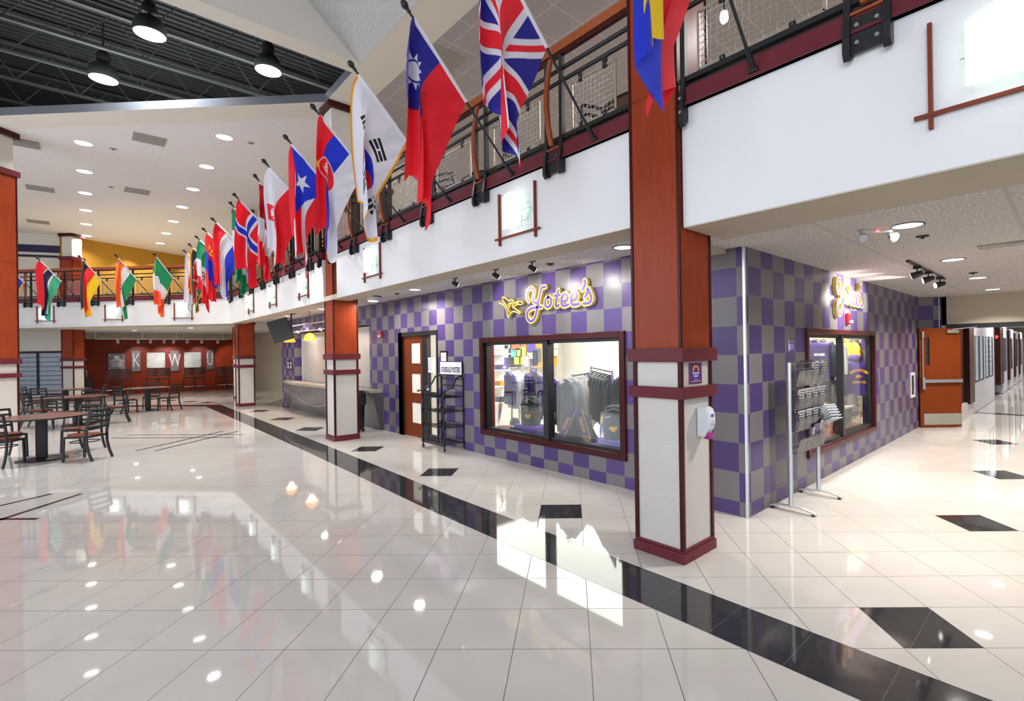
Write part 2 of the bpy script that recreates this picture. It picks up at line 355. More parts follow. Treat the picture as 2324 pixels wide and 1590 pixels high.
for p, q in [((287,987),(553,985.6)),((252,993.4),(529,992.5)),((308,1022.7),(506.6,978)),((351.5,1022.7),(541.3,978)),((-90,1168),(118,1120)),((-90,1208),(184,1120)),((-60,1178),(86,1177)),((240,943),(300,936)),((272,944),(330,936)),((200,935),(262,934))]: fline(p, q)
fq([P(600,918)[:2], P(640,905)[:2], P(672,922)[:2], P(655,925)[:2]])
struct('floor', f, [M_['floor'], M_['black_floor']])
# ---------------------------------------------------------------- store walls
b = MB(); W = .18
b.box(0,W,.003,1.6,0,2.96); b.box(0,W,4.76,6.23,0,2.96); b.box(0,W,7.89,9.45,0,2.96); b.box(0,W,1.6,4.76,0,.37); b.box(0,W,1.6,4.76,2.0,2.96)
b.box(0,W,6.23,7.89,2.21,2.96); b.box(0,W,9.45,15.4,0,.86); b.box(0,W,9.45,15.4,2.49,2.96); b.box(0,W,15.4,16.9,0,2.96)
b.box(W,W+.5,15.4,15.5,.86,2.49); b.box(W,1.8,16.72,16.9,0,2.96)
struct('wall_storefront', b, M_['chkA'])
b = MB(); b.box(.002,1.65,0,W-.002,0,2.83); b.box(4.68,8.25,0,W,0,2.83); b.box(1.65,4.68,0,W,0,.37); b.box(1.65,4.68,0,W,2.0,2.83); b.prism([(8.2,.0),(8.54,-.30),(8.60,-.33),(8.60,.18),(8.2,.18)],0,2.83)
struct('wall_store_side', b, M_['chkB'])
b = MB(); b.box(-.006,.02,-.006,.02,0,2.82); b.box(8.53,8.545,-.312,-.297,0,2.82); struct('trim_1', b, M_['alu'])
b = MB(); b.box(6.2,6.35,.82,9.3,0,2.95); b.box(8.1,8.19,W,.8,0,2.83); b.box(6.2,8.1,.8,.9,0,2.83); b.box(W,6.3,9.2,9.3,0,2.95); b.box(1.0,1.05,9.4,16.7,0,2.9); struct('wall_store_inner', b, M_['cream_lt'])
b = MB(); b.box(W,8.2,W,16.7,2.83,2.9); struct('ceiling_store', b, M_['white'])
b = MB(); b.box(W,.62,1.5,4.9,.36,.42); b.box(1.5,4.8,W,.62,.36,.42); struct('trim_4', b, M_['seat'])
# ceilings of the lower level
b = MB(); b.box(-1.0,0,.2,17.4,2.95,3.05); b.add([(-1,17.4,2.95),(12,17.4,2.95),(12,31,2.95),(-12,31,2.95),(-12,28.5,2.95),(-7.2,24.0,2.95),(-1.3,17.6,2.95)], [tuple(range(7))], 0); b.box(0,6,16.9,17.4,2.95,3.05); struct('ceiling_concourse', b, M_['ceilL'])
b = MB(); b.box(-.74,8.7,-9,.2,2.82,2.92); b.box(8.7,42,-4.5,1.2,2.82,2.92); struct('ceiling_entry', b, M_['ceilR'])
b = MB(); b.box(-1.376,-1.0,.37,17.4,2.862,2.955); b.box(-1.376,-.74,-9,-.15,2.757,2.955); b.box(-.92,0,.2,.5,2.775,2.95); struct('ceiling_soffit', b, M_['cream'])
# fascia of the balcony
b = MB(); b.box(-1.38,-1.15,.37,7.66,2.868,3.73); b.box(-1.15,-1.0,7.5,8.0,2.868,3.73); b.box(-1.38,-1.15,8.42,17.5,2.868,3.73); b.box(-1.38,-1.15,-9,-.15,2.765,3.73)
struct('wall_balcony', b, M_['white'])
b = MB()
for y0, y1 in ((.37,7.9),(8.42,17.5),(-9,-.15)): b.box(-1.42,-1.15,y0,y1,3.73,3.875); b.box(-1.435,-1.15,y0,y1,3.73,3.75)
struct('trim_2', b, M_['maroon2'])
FA = np.array([-1.30, 17.5]); FD = np.array([-.668, .745]); FN = np.array([-.745, -.668]); FRZ = math.atan2(FD[1], FD[0])
FM = T(FA[0], FA[1], 0) @ RZ(FRZ)
b = MB(); b.box(-.05,11,-.2,0,2.87,3.73,0,FM); struct('wall_balcony_far', b, M_['white'])
b = MB(); b.box(-.05,11,-.2,.04,3.73,3.875,0,FM); struct('trim_3', b, M_['maroon2'])
b = MB(); b.box(0,11,-1.1,-.2,2.87,2.96,0,FM); struct('ceiling_soffit_far', b, M_['cream'])
b = MB(); b.box(-1.15,8,-9,17.6,3.6,3.72); b.add([(-1.2,17.5,3.6),(12,17.5,3.6),(12,31,3.6),(-12,31,3.6),(-12,29,3.6),(-7.6,24.4,3.6)], [tuple(range(6))], 0); struct('floor_upper', b, M_['cream'])
# far end of the hall
b = MB(); b.box(-6.2,.95,29.5,29.7,0,2.65); b.box(-6.2,.95,29.44,29.5,0,.1); struct('wall_far_panelled', b, M_['mahog'])
b = MB(); b.box(-6.2,.95,29.52,29.72,2.65,2.96); b.box(.95,8,29.5,29.7,0,2.96); b.box(1.7,1.9,16.9,29.5,0,2.96); struct('wall_far_stone', b, M_['tan'])
LW = T(-5.55, 26.6, 0) @ RZ(math.atan2(RW[0][1], RW[0][0])+math.pi)   # wall left of the far column, runs to the left
b = MB(); b.box(0,4.5,-.15,0,2.07,3.0,0,LW); b.box(0,4.5,-.15,0,0,.28,0,LW); b.box(-.05,.16,-.15,0,0,3.0,0,LW); struct('wall_far_left', b, M_['cream_lt'])
b = MB(); b.box(0,4.5,-.1,.02,2.0,2.08,0,LW); b.box(.1,.18,-.1,.02,.28,2.0,0,LW); b.box(0,4.5,-.1,.02,.26,.32,0,LW); wf = struct('window_3', b, M_['maroon'])
b = MB(); b.box(1.17,1.25,-.06,.0,.3,2.0,0,LW); b.box(2.4,2.48,-.06,0,.3,2.0,0,LW)
for k in range(1, 9): b.box(.18,4.5,-.05,-.01,.3+k*.189,.315+k*.189,0,LW)
b.build('window_frame', M_['dark'], wf)
g = NG('grey_blue_louvred_glass'); co, vec = g.xyz('Object'); nz = g.noise(5, vec, 3, (1, 1, .2)); g.P(Base_Color=g.mix(nz, (.30, .36, .44), (.46, .53, .62)), Roughness=.3); M_['louv'] = g.mat
b = MB(); b.box(.15,4.5,-.05,-.04,.3,2.0,0,LW); b.build('window_pane', M_['louv'], wf)
ya = P(207,545,6.9); yb = P(415,580,6.9); yd = (yb-ya)/np.linalg.norm(yb-ya); yc = PL(135,545,ya,(yd[1],-yd[0],0)); ye = ya+yd*10
def wallseg(mb, a, b_, z0, z1, th=.15, m=0):
    a = np.array(a[:2]); b_ = np.array(b_[:2]); d = (b_-a)/np.linalg.norm(b_-a); n = np.array([-d[1], d[0]])*th
    return mb.prism([tuple(a), tuple(b_), tuple(b_+n), tuple(a+n)], z0, z1, m)
b = MB(); wallseg(b, yc, ye, 3.72, 6.9); struct('wall_upper_ochre', b, M_['ochre'])
wl = P(135,545,6.9); wr = P(30,537,6.9); wd = (wl-wr)/np.linalg.norm(wl-wr); wl2 = wr-wd*4
b = MB(); wallseg(b, wl2, yc, 3.72, 6.9); struct('wall_upper_white', b, M_['cream_lt'])
b = MB(); n3 = (wd[1], -wd[0], 0)
for (p1, p2) in (((49,563),(49,579)),((49,585),(49,590))):
    z1 = PL(*p1, wr, n3)[2]; z0 = PL(*p2, wr, n3)[2]; sft = np.array([wd[1], -wd[0], 0])*.02; wallseg(b, wl2+sft, np.array(yc)+sft, z0, z1, .04)
struct('trim_blue_stripe', b, M_['navy'])
b = MB(); b.box(6.0,6.15,-9,29,3.7,6.9); struct('wall_upper_back', b, M_['cream'])
# ---------------------------------------------------------------- upper ceiling with the raised dark bay
ZC = 6.9
def poly(mb, pts, z, m=0): mb.add([(p[0],p[1],z) for p in pts], [tuple(range(len(pts)))], m)
b = MB(); poly(b, [(-.73,-9),(14,-9),(14,31),(-.73,31)], ZC); struct('ceiling_upper', b, M_['ceilU'])
b = MB(); poly(b, [(-.73,9.1),(-1.41,9.09),(-5.93,13.88),(-13,21.5),(-13,31),(-.73,31)], ZC); poly(b, [(-.73,9.1),(-.73,31),(3.4,31),(3.4,12)], ZC-.004); struct('ceiling_far', b, M_['ceilF'])
b = MB(); poly(b, [(-1.39,-9),(-.73,-9),(-.73,9.1),(-1.41,9.1),(-1.38,8.14),(-1.39,6.72)], ZC-.002); poly(b, [(-14,6.35),(-1.39,6.35),(-1.39,6.72),(-14,6.72)], ZC)
poly(b, [(-1.38,8.14),(-1.41,9.09),(-5.93,13.88),(-13,21.5),(-13,20.5),(-6.2,13.27)], ZC); struct('ceiling_beam', b, M_['cream_lt'])
b = MB(); PT = [(-1.39,6.72),(-1.38,8.14),(-6.2,13.27),(-13,20.5),(-14,20.5),(-14,6.72)]
for k in range(6):
    p, q = PT[k], PT[(k+1) % 6]
    b.add([(p[0],p[1],ZC),(q[0],q[1],ZC),(q[0],q[1],7.07),(p[0],p[1],7.07)], [(0,1,2,3)], 0)
AT = [(3,6.5),(3,21),(-14.5,21),(-14.5,6.5)]
for k in range(4):
    p, q = AT[k], AT[(k+1) % 4]; b.add([(p[0],p[1],7.0),(q[0],q[1],7.0),(q[0],q[1],9.7),(p[0],p[1],9.7)], [(0,1,2,3)], 1)
struct('wall_light_well', b, [M_['greyband'], M_['pit']])
b = MB(); cor = []
x = -14.; k = 0
yy = 6.7
while yy < 20.8:    # corrugated deck
    b.box(-14.5,3,yy,yy+.09,9.50,9.56); b.box(-14.5,3,yy+.09,yy+.2,9.56,9.6); yy += .2
struct('ceiling_deck', b, plain('dark_corrugated_deck', (.012,.015,.013), .8, .0, var=0))
b = MB(); poly(b, [(-1.39,6.35),(-14,6.35),(-14,6.351)], 9.1)
b.add([(-1.39,-9,ZC),(-1.39,6.35,ZC),(-4.0,6.35,9.1),(-4.0,-9,9.1)], [(0,1,2,3)], 0); b.add([(-4,-9,9.1),(-4,6.35,9.1),(-14,6.35,9.1),(-14,-9,9.1)], [(0,1,2,3)], 0); struct('ceiling_vault', b, M_['ceilV'])
b = MB(); b.add([(-1.39,6.35,ZC),(-4.0,6.35,9.1),(-14,6.35,9.1),(-14,6.35,ZC)], [(0,1,2,3)], 0); struct('wall_gable', b, M_['cream_lt'])
# open-web joists of the dark bay
def joist(y, lab):
    t = thing('roof_joist', lab, 'joist', (-14, y, 8.5), 0, 'open web joists in the dark ceiling bay')
    x1 = 15.2
    c = MB(); c.box(0,x1,-.05,.05,0,.05); c.box(0,x1,-.05,.05,.85,.9); c.build('chord', M_['pitg'], t)
    c = MB(); k = 0; xx = .2
    while xx+.55 < x1: c.beam((xx,0,.05 if k % 2 == 0 else .85),(xx+.55,0,.85 if k % 2 == 0 else .05),.022,.022); xx += .55; k += 1
    c.build('web', M_['pitg'], t)
for k, y in enumerate([7.6, 9.15, 10.7, 12.25, 13.8, 15.35, 16.9]): joist(y, 'grey open web roof joist, %s row of the dark ceiling bay' % ['nearest','second','third','fourth','fifth','sixth','farthest'][k])
# ---------------------------------------------------------------- columns
def column(lab, cx, cy, rz, ztop, wood_top=None, cap=False, sc_=1.0, rot=False):
    t = thing('hall_column', lab, 'column', (cx, cy, 0), rz, None); h = .26*sc_; i = h-.03
    c = MB(); c.box(-h,h,-h,h,0,.085); c.box(-h+.012,h-.012,-h+.012,h-.012,.085,.11); c.build('base_moulding', M_['maroon2'], t, .004)
    c = MB(); c.box(-i,i,-i,i,.10,1.70); c.build('tile_cladding', M_['tileL'], t)
    c = MB()
    for sx in (-1,1):
        for sy in (-1,1): c.box(sx*i-.018,sx*i+.018,sy*i-.018,sy*i+.018,.10,1.70)
    c.build('corner_trim', M_['maroon'], t, .003)
    for z0, z1, e in ((1.35,1.447,.018),(1.657,1.772,.022)):
        c = MB(); c.box(-h-e,h+e,-h-e,h+e,z0,z1); c.build('wood_band', M_['maroon2'], t, .004)
    wt = wood_top or ztop; hw = h-.02
    c = MB(); c.box(-hw,hw,-hw,hw,1.76,wt if wt < 3.94 else 3.94)
    if wt > 3.94: c.box(-hw,hw,-hw,hw,3.947,wt); c.box(-hw+.006,hw-.006,-hw+.006,hw-.006,3.93,3.96)
    c.build('wood_shaft', M_['wood'], t)
    c = MB()
    for sx in (-1,1):
        for sy in (-1,1): c.box(sx*hw-.012,sx*hw+.012,sy*hw-.012,sy*hw+.012,1.76,wt)
    c.build('edge_strip', M_['maroon'], t, .003)
    if cap:
        c = MB(); c.box(-h-.03,h+.03,-h-.03,h+.03,wt-.13,wt); c.build('wood_collar', M_['maroon2'], t, .004)
        c = MB(); c.box(-hw+.03,hw-.03,-hw+.03,hw-.03,wt,ztop); c.build('painted_shaft', M_['cream_lt'], t)
        c = MB(); c.box(-h-.03,h+.03,-h-.03,h+.03,ztop-.125,ztop); c.build('cap', M_['maroon'], t, .004)
    return t
column('nearest square column, cherry veneer over cream tile, beside the store corner', -1.18, .11, 0, 6.9)
column('second square column from the viewer, between the store door and the serving counter', -1.09, 8.25, 0, 6.9, 5.95, True)
column('third square column where the balcony turns, cherry veneer over cream tile', -.91, 17.93, 0, 6.9, 5.95, True)
column('tall column at the far left end of the hall beside the louvred window', -5.34, 26.45, math.radians(46), 6.9, 5.95, True)
lc = PL(47.5, 870, (-6.02,14.3,0), (RW[2][0],RW[2][1],0)); column('tall square column at the left edge behind the cafe tables', lc[0]-.37, lc[1], math.radians(45), 6.9, 6.03, True)
column('small column half hidden behind the third column', -.35, 21.6, 0, 2.95, None, False, .9)
# ---------------------------------------------------------------- balcony railings
def slatbar(c, s, z0=3.88, z1=4.77):
    pr = [(.050,z1),(.085,z1-.15),(.115,z1-.35),(.12,z1-.5),(.10,z1-.7),(.055,z0)]
    for k in range(5):
        (ya_, za), (yb_, zb) = pr[k], pr[k+1]
        v = [(s-.028,ya_,za),(s+.028,ya_,za),(s+.028,ya_+.03,za),(s-.028,ya_+.03,za),(s-.028,yb_,zb),(s+.028,yb_,zb),(s+.028,yb_+.03,zb),(s-.028,yb_+.03,zb)]
        c.add(v, [(0,1,2,3),(7,6,5,4),(0,4,5,1),(1,5,6,2),(2,6,7,3),(3,7,4,0)])
def railing(lab, origin, rz, s0, s1, pairs, singles=(), fine=(), grp=None):
    t = thing('balcony_railing', lab, 'railing', (origin[0], origin[1], 0), rz, grp)
    c = MB(); c.box(s0,s1,-.03,.045,4.83,4.92); c.build('handrail', M_['woodlt'], t, .004)
    c = MB(); c.box(s0,s1,-.015,.03,4.79,4.832); c.build('rail_underside', M_['maroon'], t)
    for z in (4.655,4.53):
        c = MB(); c.cyl((s0,.01,z),(s1,.01,z),.021,8); c.build('rail', M_['dark'], t)
    c = MB(); c.box(s0,s1,-.02,.035,3.925,3.965); c.box(s0,s1,-.05,.02,3.875,3.90); c.build('bottom_rail', M_['dark'], t)
    for s in pairs:
        for e in (-.11,.11):
            c = MB(); x = s+e; c.prism([(-.005,3.60),(.055,3.565),(.085,3.60),(.085,3.70),(.05,3.9),(.04,4.80),(-.005,4.80)], x-.021, x+.021, 0, None, 'x'); c.build('post', M_['dark'], t, .003)
        c = MB(); c.box(s-.095,s+.095,.03,.045,3.605,3.83); pl = c.build('bracket_plate', M_['dark'], t, .002)
        c = MB(); c.cyl((0,0,0),(0,.013,0),.013,8); many('bolt', c, M_['chrome'], pl, [(s+ex,.045,z) for ex in (-.055,.055) for z in (3.665,3.775)])
        c = MB(); c.box(s-.095,s+.095,.045,.056,3.845,3.862); c.build('ledge_strip', M_['woodlt'], t)
        c = MB(); slatbar(c, s); sl = c.build('curved_slat', M_['woodlt'], t, .003)
        c = MB(); c.cyl((0,0,0),(0,.012,0),.006,6); many('screw', c, M_['chrome'], sl, [(s,y,z) for z, y in ((4.70,.088),(4.58,.108),(3.98,.098))])
    for s in singles:
        c = MB(); c.prism([(-.005,3.62),(.055,3.555),(.085,3.58),(.085,3.70),(.05,3.9),(.04,4.80),(-.005,4.80)], s-.021, s+.021, 0, None, 'x'); c.build('post', M_['dark'], t, .003)
        c = MB(); c.cyl((0,0,0),(0,.012,0),.013,8); many('bolt', c, M_['chrome'], t, [(s,.084,z) for z in (3.665,3.775)])
    edges = sorted([s0-.08]+list(pairs)+[s1+.08])
    for a, b_ in zip(edges[:-1], edges[1:]):
        p0, p1 = a+.25, b_-.25
        if p1-p0 < .25: continue
        c = MB()
        for z in (3.985,4.445): c.box(p0,p1,.004,.016,z-.012,z+.012)
        for x in (p0,p1): c.box(x-.012,x+.012,.004,.016,3.985,4.445)
        pn = c.build('mesh_panel', M_['champ'], t)
        c = MB(); near = any(abs((p0+p1)/2-q) < .8 for q in fine)
        nx = max(2, int((p1-p0)/.05)); nz = 9
        for k in range(1, nx):
            x = p0+(p1-p0)*k/nx
            if near:
                pts = [(x, .010+.006*(1 if (i+k) % 2 else -1), 3.985+.46*i/(nz*1)) for i in range(nz+1)]; c.tube(pts, .0033, 5)
            else: c.box(x-.0035,x+.0035,.007,.013,3.985,4.445)
        for k in range(1, nz):
            z = 3.985+.46*k/nz
            if near:
                pts = [(p0+(p1-p0)*i/nx, .010-.006*(1 if (i+k) % 2 else -1), z) for i in range(nx+1)]; c.tube(pts, .0033, 5)
            else: c.box(p0,p1,.007,.013,z-.0035,z+.0035)
        c.build('woven_wire', M_['steel'], pn)
        for zz_, z0, z1 in ((4.42,0,.095),(3.96,0,.05)):
            c = MB(); c.box(-.024,.024,-.002,.02,z0,z1); c.cyl((0,.02,.028),(0,.026,.028),.006,6,1)
            many('hanger_tab', c, [M_['dark'], M_['chrome']], pn, [(x,0,zz_) for x in (p0+.22*(p1-p0), p0+.78*(p1-p0))])
    return t
R90 = math.pi/2; GR = None
railing('balcony railing at the top right, blue black posts right of the nearest column', (-1.38,0), R90, -6.2, -.15, [-1.50,-2.84,-4.18,-5.5], [-.19], (-.7,-2))
railing('balcony railing over the large storefront window, between the first and second columns', (-1.38,0), R90, .37, 7.95, [1.35,2.675,4.01,5.335,6.66], [7.90], (.7,1.9,3.3,4.6))
railing('balcony railing over the serving counter, between the second and third columns', (-1.38,0), R90, 8.42, 17.38, [9.10,10.42,11.75,13.08,14.4,15.75], [8.5,17.2], ())
railing('balcony railing across the far side of the hall in front of the ochre wall', FA, FRZ, 0, 10.5, [1.09,2.43,3.77,5.06,6.34,7.62,8.95], [.1], ())
# ---------------------------------------------------------------- sconces
def sconce(lab, origin, rz, s, zb=0.):
    t = thing('wall_sconce', lab, 'wall lamp', (0,0,0), 0, None)
    M = T(origin[0], origin[1], 0) @ RZ(rz) @ T(s,0,0); t.location = M.translation; t.rotation_euler = (0,0,rz)
    c = MB(); n = 8; xs = [-.215+.31*k/n for k in range(n+1)]; yv = [.10+.035*math.sin(math.pi*k/n) for k in range(n+1)]
    def zt(k): return 3.515+.03*math.sin(math.pi*k/n)
    v = []; f = []
    for k in range(n+1): v += [(xs[k]+.06,yv[k],3.165-.02*math.sin(math.pi*k/n)),(xs[k]+.06,yv[k],zt(k)),(xs[k]+.06,yv[k]-.012,zt(k)),(xs[k]+.06,yv[k]-.012,3.165-.02*math.sin(math.pi*k/n))]
    for k in range(n):
        a = 4*k; q = a+4; f += [(a,a+1,q+1,q),(a+1,a+2,q+2,q+1),(a+2,a+3,q+3,q+2),(a+3,a,q,q+3)]
    f += [(0,3,2,1),(4*n,4*n+1,4*n+2,4*n+3)]; c.add(v, f, 0, True); c.build('glass_panel', M_['sconce'], t)
    c = MB(); c.box(-.215,-.10,.04,.052,3.23,3.43); c.box(-.255,-.10,.04,.052,3.29,3.37); c.build('stepped_back_panel', M_['sconce2'], t)
    c = MB(); c.box(-.10,.08,.0,.05,3.26,3.42); c.build('back_box', M_['alu'], t)
    c = MB(); c.cyl((-.30,.058,3.335),(.18,.058,3.335),.004,6); c.cyl((-.17,.085,3.135),(-.17,.085,3.26),.004,6); c.cyl((-.12,.085,3.12),(-.12,.085,3.26),.004,6)
    c.cyl((-.17,.085,3.255),(-.17,.0,3.255),.004,6); c.cyl((-.12,.085,3.255),(-.12,.0,3.255),.004,6); c.build('metal_rods', M_['steel'], t)
    c = MB(); c.box(-.332,-.310,.002,.032,3.01,3.62); c.box(.310,.332,.002,.032,3.01,3.62); c.box(-.40,.40,.012,.036,3.08,3.102); c.build('stick_frame', M_['seat'], t, .002)
    return t
for s, lab in ((-2.13,'largest glowing glass sconce, on the balcony wall right of the nearest column'),(2.005,'glowing glass sconce on the balcony wall just left of the nearest column'),
               (5.95,'glowing glass sconce on the balcony wall just right of the second column'),(9.66,'glowing glass sconce on the balcony wall, first one left of the second column'),
               (12.2,'glowing glass sconce on the balcony wall, second one left of the second column'),(14.6,'glowing glass sconce on the balcony wall nearest the third column')):
    sconce(lab, (-1.38,0), R90, s)
for s, lab in ((1.83,'glowing sconce on the far balcony wall, nearest the third column'),(4.4,'glowing sconce on the far balcony wall below the orange flag with a wheel'),(6.98,'glowing sconce on the far balcony wall beside the column at the left edge')):
    sconce(lab, FA, FRZ, s)
# ---------------------------------------------------------------- flags
def hexc(*c): return np.array([((x/255+.055)/1.055)**2.4 if x > 10 else x/255/12.92 for x in c])
RED = hexc(236,24,42); WHT = hexc(228,228,236); BLU = hexc(24,50,205); GRN = hexc(10,140,90); BLK = hexc(18,18,20); YEL = hexc(250,205,20); ORG = hexc(245,110,30); NAV = hexc(32,28,140)
def base(u, c): return np.ones(u.shape+(3,))*c
def put(C, m, c): C[m] = c; return C
def hs(*cols):    # stripes across the hoist (u = 0 is the top edge of the flag)
    def f(u, v):
        C = base(u, cols[0][1]); 
        for e, c in cols: put(C, u >= e, c)
        return C
    return f
def vs(*cols):
    def f(u, v):
        C = base(u, cols[0][1])
        for e, c in cols: put(C, v >= e, c)
        return C
    return f
A_ = 1.6
def ring(u, v, cu, cv, r): return np.hypot(u-cu, (v-cv)*A_) < r
def star(u, v, cu, cv, r, n=5, inner=.40, ph=0.):
    dx, dy = (v-cv)*A_, u-cu; a = (np.arctan2(dx, -dy)+ph) % (2*np.pi/n); a = np.minimum(a, 2*np.pi/n-a); R_ = np.hypot(dx, dy)
    k = np.pi/n; ri = r*inner; den = r*np.sin(a)+0; 
    x1, y1, x2, y2 = r, 0., ri*np.cos(k), ri*np.sin(k); px, py = R_*np.cos(a), R_*np.sin(a)
    return (x2-x1)*(py-y1)-(y2-y1)*(px-x1) > 0 if False else ((y2-y1)*(px-x1)-(x2-x1)*(py-y1)) < 0
def uk(u, v):
    C = base(u, NAV); x, y = (v-.5)*2, (u-.5)*2; d1 = np.abs(x-y)/1.414; d2 = np.abs(x+y)/1.414
    put(C, (d1 < .13) | (d2 < .13), WHT); put(C, ((d1 < .045) | (d2 < .045)), RED); put(C, (np.abs(y) < .34) | (np.abs(x) < .2), WHT); put(C, (np.abs(y) < .2) | (np.abs(x) < .12), RED); return C
def taiwan(u, v):
    C = base(u, RED); m = (u < .5) & (v < .5); put(C, m, NAV); put(C, star(u, v, .25, .25, .19, 12, .6), WHT); put(C, ring(u, v, .25, .25, .115), NAV); put(C, ring(u, v, .25, .25, .095), WHT); return C
def korea(u, v):
    C = base(u, WHT); a = math.radians(34); x, y = (v-.5)*A_, u-.5; r = np.hypot(x, y); X = x*math.cos(a)+y*math.sin(a); Y = -x*math.sin(a)+y*math.cos(a)
    red = (Y < 0) ^ (np.hypot(X-.125, Y) < .125); red = red | (np.hypot(X+.125, Y) < .125); red = red & ~((np.hypot(X-.125, Y) < .125) & (Y < 0) & False)
    put(C, r < .25, BLU); put(C, (r < .25) & red, RED)
    for sx, sy, pat in ((-1,-1,(0,0,0)),(1,1,(1,1,1)),(1,-1,(1,0,1)),(-1,1,(0,1,0))):
        b_ = math.atan2(sy*.4, sx*.62); cx_, cy_ = math.cos(b_)*.42, math.sin(b_)*.42; X = (x-cx_)*math.cos(b_)+(y-cy_)*math.sin(b_); Y = -(x-cx_)*math.sin(b_)+(y-cy_)*math.cos(b_)
        for k in range(3):
            m = (np.abs(X-(k-1)*.062) < .021) & (np.abs(Y) < .125)
            if pat[k]: m = m & (np.abs(Y) > .012)
            put(C, m, BLK)
    return C
def serbia(u, v):
    C = hs((0,RED),(1/3,BLU),(2/3,WHT))(u, v); x, y = (v-.36)*A_, u-.5; e = (x/.20)**2+(y/.27)**2; put(C, (e < 1) , WHT); put(C, e < .86, RED)
    w1 = (np.abs(x)+np.abs(y+.02) < .17) & (np.sin(x*90)*np.sin(y*70) > -.35); put(C, w1, WHT); put(C, (np.abs(x) < .03) & (np.abs(y) < .12), RED); put(C, (np.hypot(x+.0, y+.30) < .045), YEL); put(C, np.hypot(x-.07, y-.1) < .03, YEL); return C
def prico(u, v):
    C = hs((0,RED),(.2,WHT),(.4,RED),(.6,WHT),(.8,RED))(u, v); put(C, v*1.35 < 1.18*np.minimum(u, 1-u), BLU) ; put(C, v < .0, BLU); m = v < 1.12*np.minimum(u, 1-u)*.95; put(C, m, BLU); put(C, star(u, v, .5, .2, .16, 5, .38, np.pi/2), WHT); return C
def poland(u, v):
    C = hs((0,WHT),(.5,RED))(u, v); x, y = (v-.5)*A_, u-.27; s_ = (np.abs(x) < .16) & (y > -.20) & (y < .20-np.maximum(0, np.abs(x)-.08)); put(C, s_, RED)
    wing = (np.abs(x) < .13) & (np.abs(y) < .15) & (np.sin(np.arctan2(y, np.abs(x)+.02)*16) > -.3) & (np.hypot(x, y) < .15); put(C, s_ & wing, WHT); put(C, (np.abs(x) < .035) & (np.abs(y) < .14), WHT); return C
def norway(u, v):
    C = base(u, RED); x, y = v-.36, u-.5; put(C, (np.abs(x)*A_ < .13) | (np.abs(y) < .13), WHT); put(C, (np.abs(x)*A_ < .065) | (np.abs(y) < .065), BLU); return C
def mong(u, v):
    C = vs((0,RED),(1/3,BLU),(2/3,RED))(u, v); x, y = (v-.167)*A_, u-.5
    for a, b_ in ((-.3,.03),(-.2,.05)): put(C, np.hypot(x, y-a) < b_, YEL)
    put(C, (np.abs(np.abs(x)-.13) < .02) & (np.abs(y-.1) < .26), YEL); put(C, (np.abs(x) < .08) & (np.abs((y-.1) % .12-.06) < .022) & (np.abs(y-.1) < .26), YEL); return C
def mexico(u, v):
    C = vs((0,GRN),(1/3,WHT),(2/3,RED))(u, v); put(C, ring(u, v, .5, .5, .13) & (np.sin(u*70)+np.sin(v*90) > -.3), hexc(110,90,60)); return C
def kenya(u, v):
    C = hs((0,BLK),(.3,WHT),(.35,RED),(.65,WHT),(.7,hexc(20,110,50)))(u, v); x, y = (v-.5)*A_, u-.5; e = (x/.14)**2+(y/.34)**2; put(C, e < 1, RED); put(C, (e < 1) & (np.abs(x) > .09), BLK); put(C, (np.abs(np.abs(x)-np.abs(y)*.5) < .014) & (np.abs(y) < .42), WHT); return C
def india(u, v):
    C = hs((0,ORG),(1/3,WHT),(2/3,GRN))(u, v); r = np.hypot(u-.5, (v-.5)*A_); put(C, (r < .145) & (r > .115), NAV); put(C, r < .03, NAV); put(C, (r < .12) & (np.sin(np.arctan2(u-.5, (v-.5)*A_)*24) > .75), NAV); return C
def gambia(u, v): return hs((0,RED),(.33,WHT),(.39,hexc(24,30,80)),(.61,WHT),(.67,hexc(60,180,140)))(u, v)
def fringe(fn, c=hexc(235,160,20), w_=.035):
    def f(u, v): C = fn(u, v); put(C, (u < w_*1.3) | (u > 1-w_*1.3) | (v > 1-w_), c); return C
    return f
M_['flag'] = fabric_attr('printed_flag_cloth'); M_['sleeve'] = plain('white_flag_sleeve', (.75,.75,.78), .8, var=0)
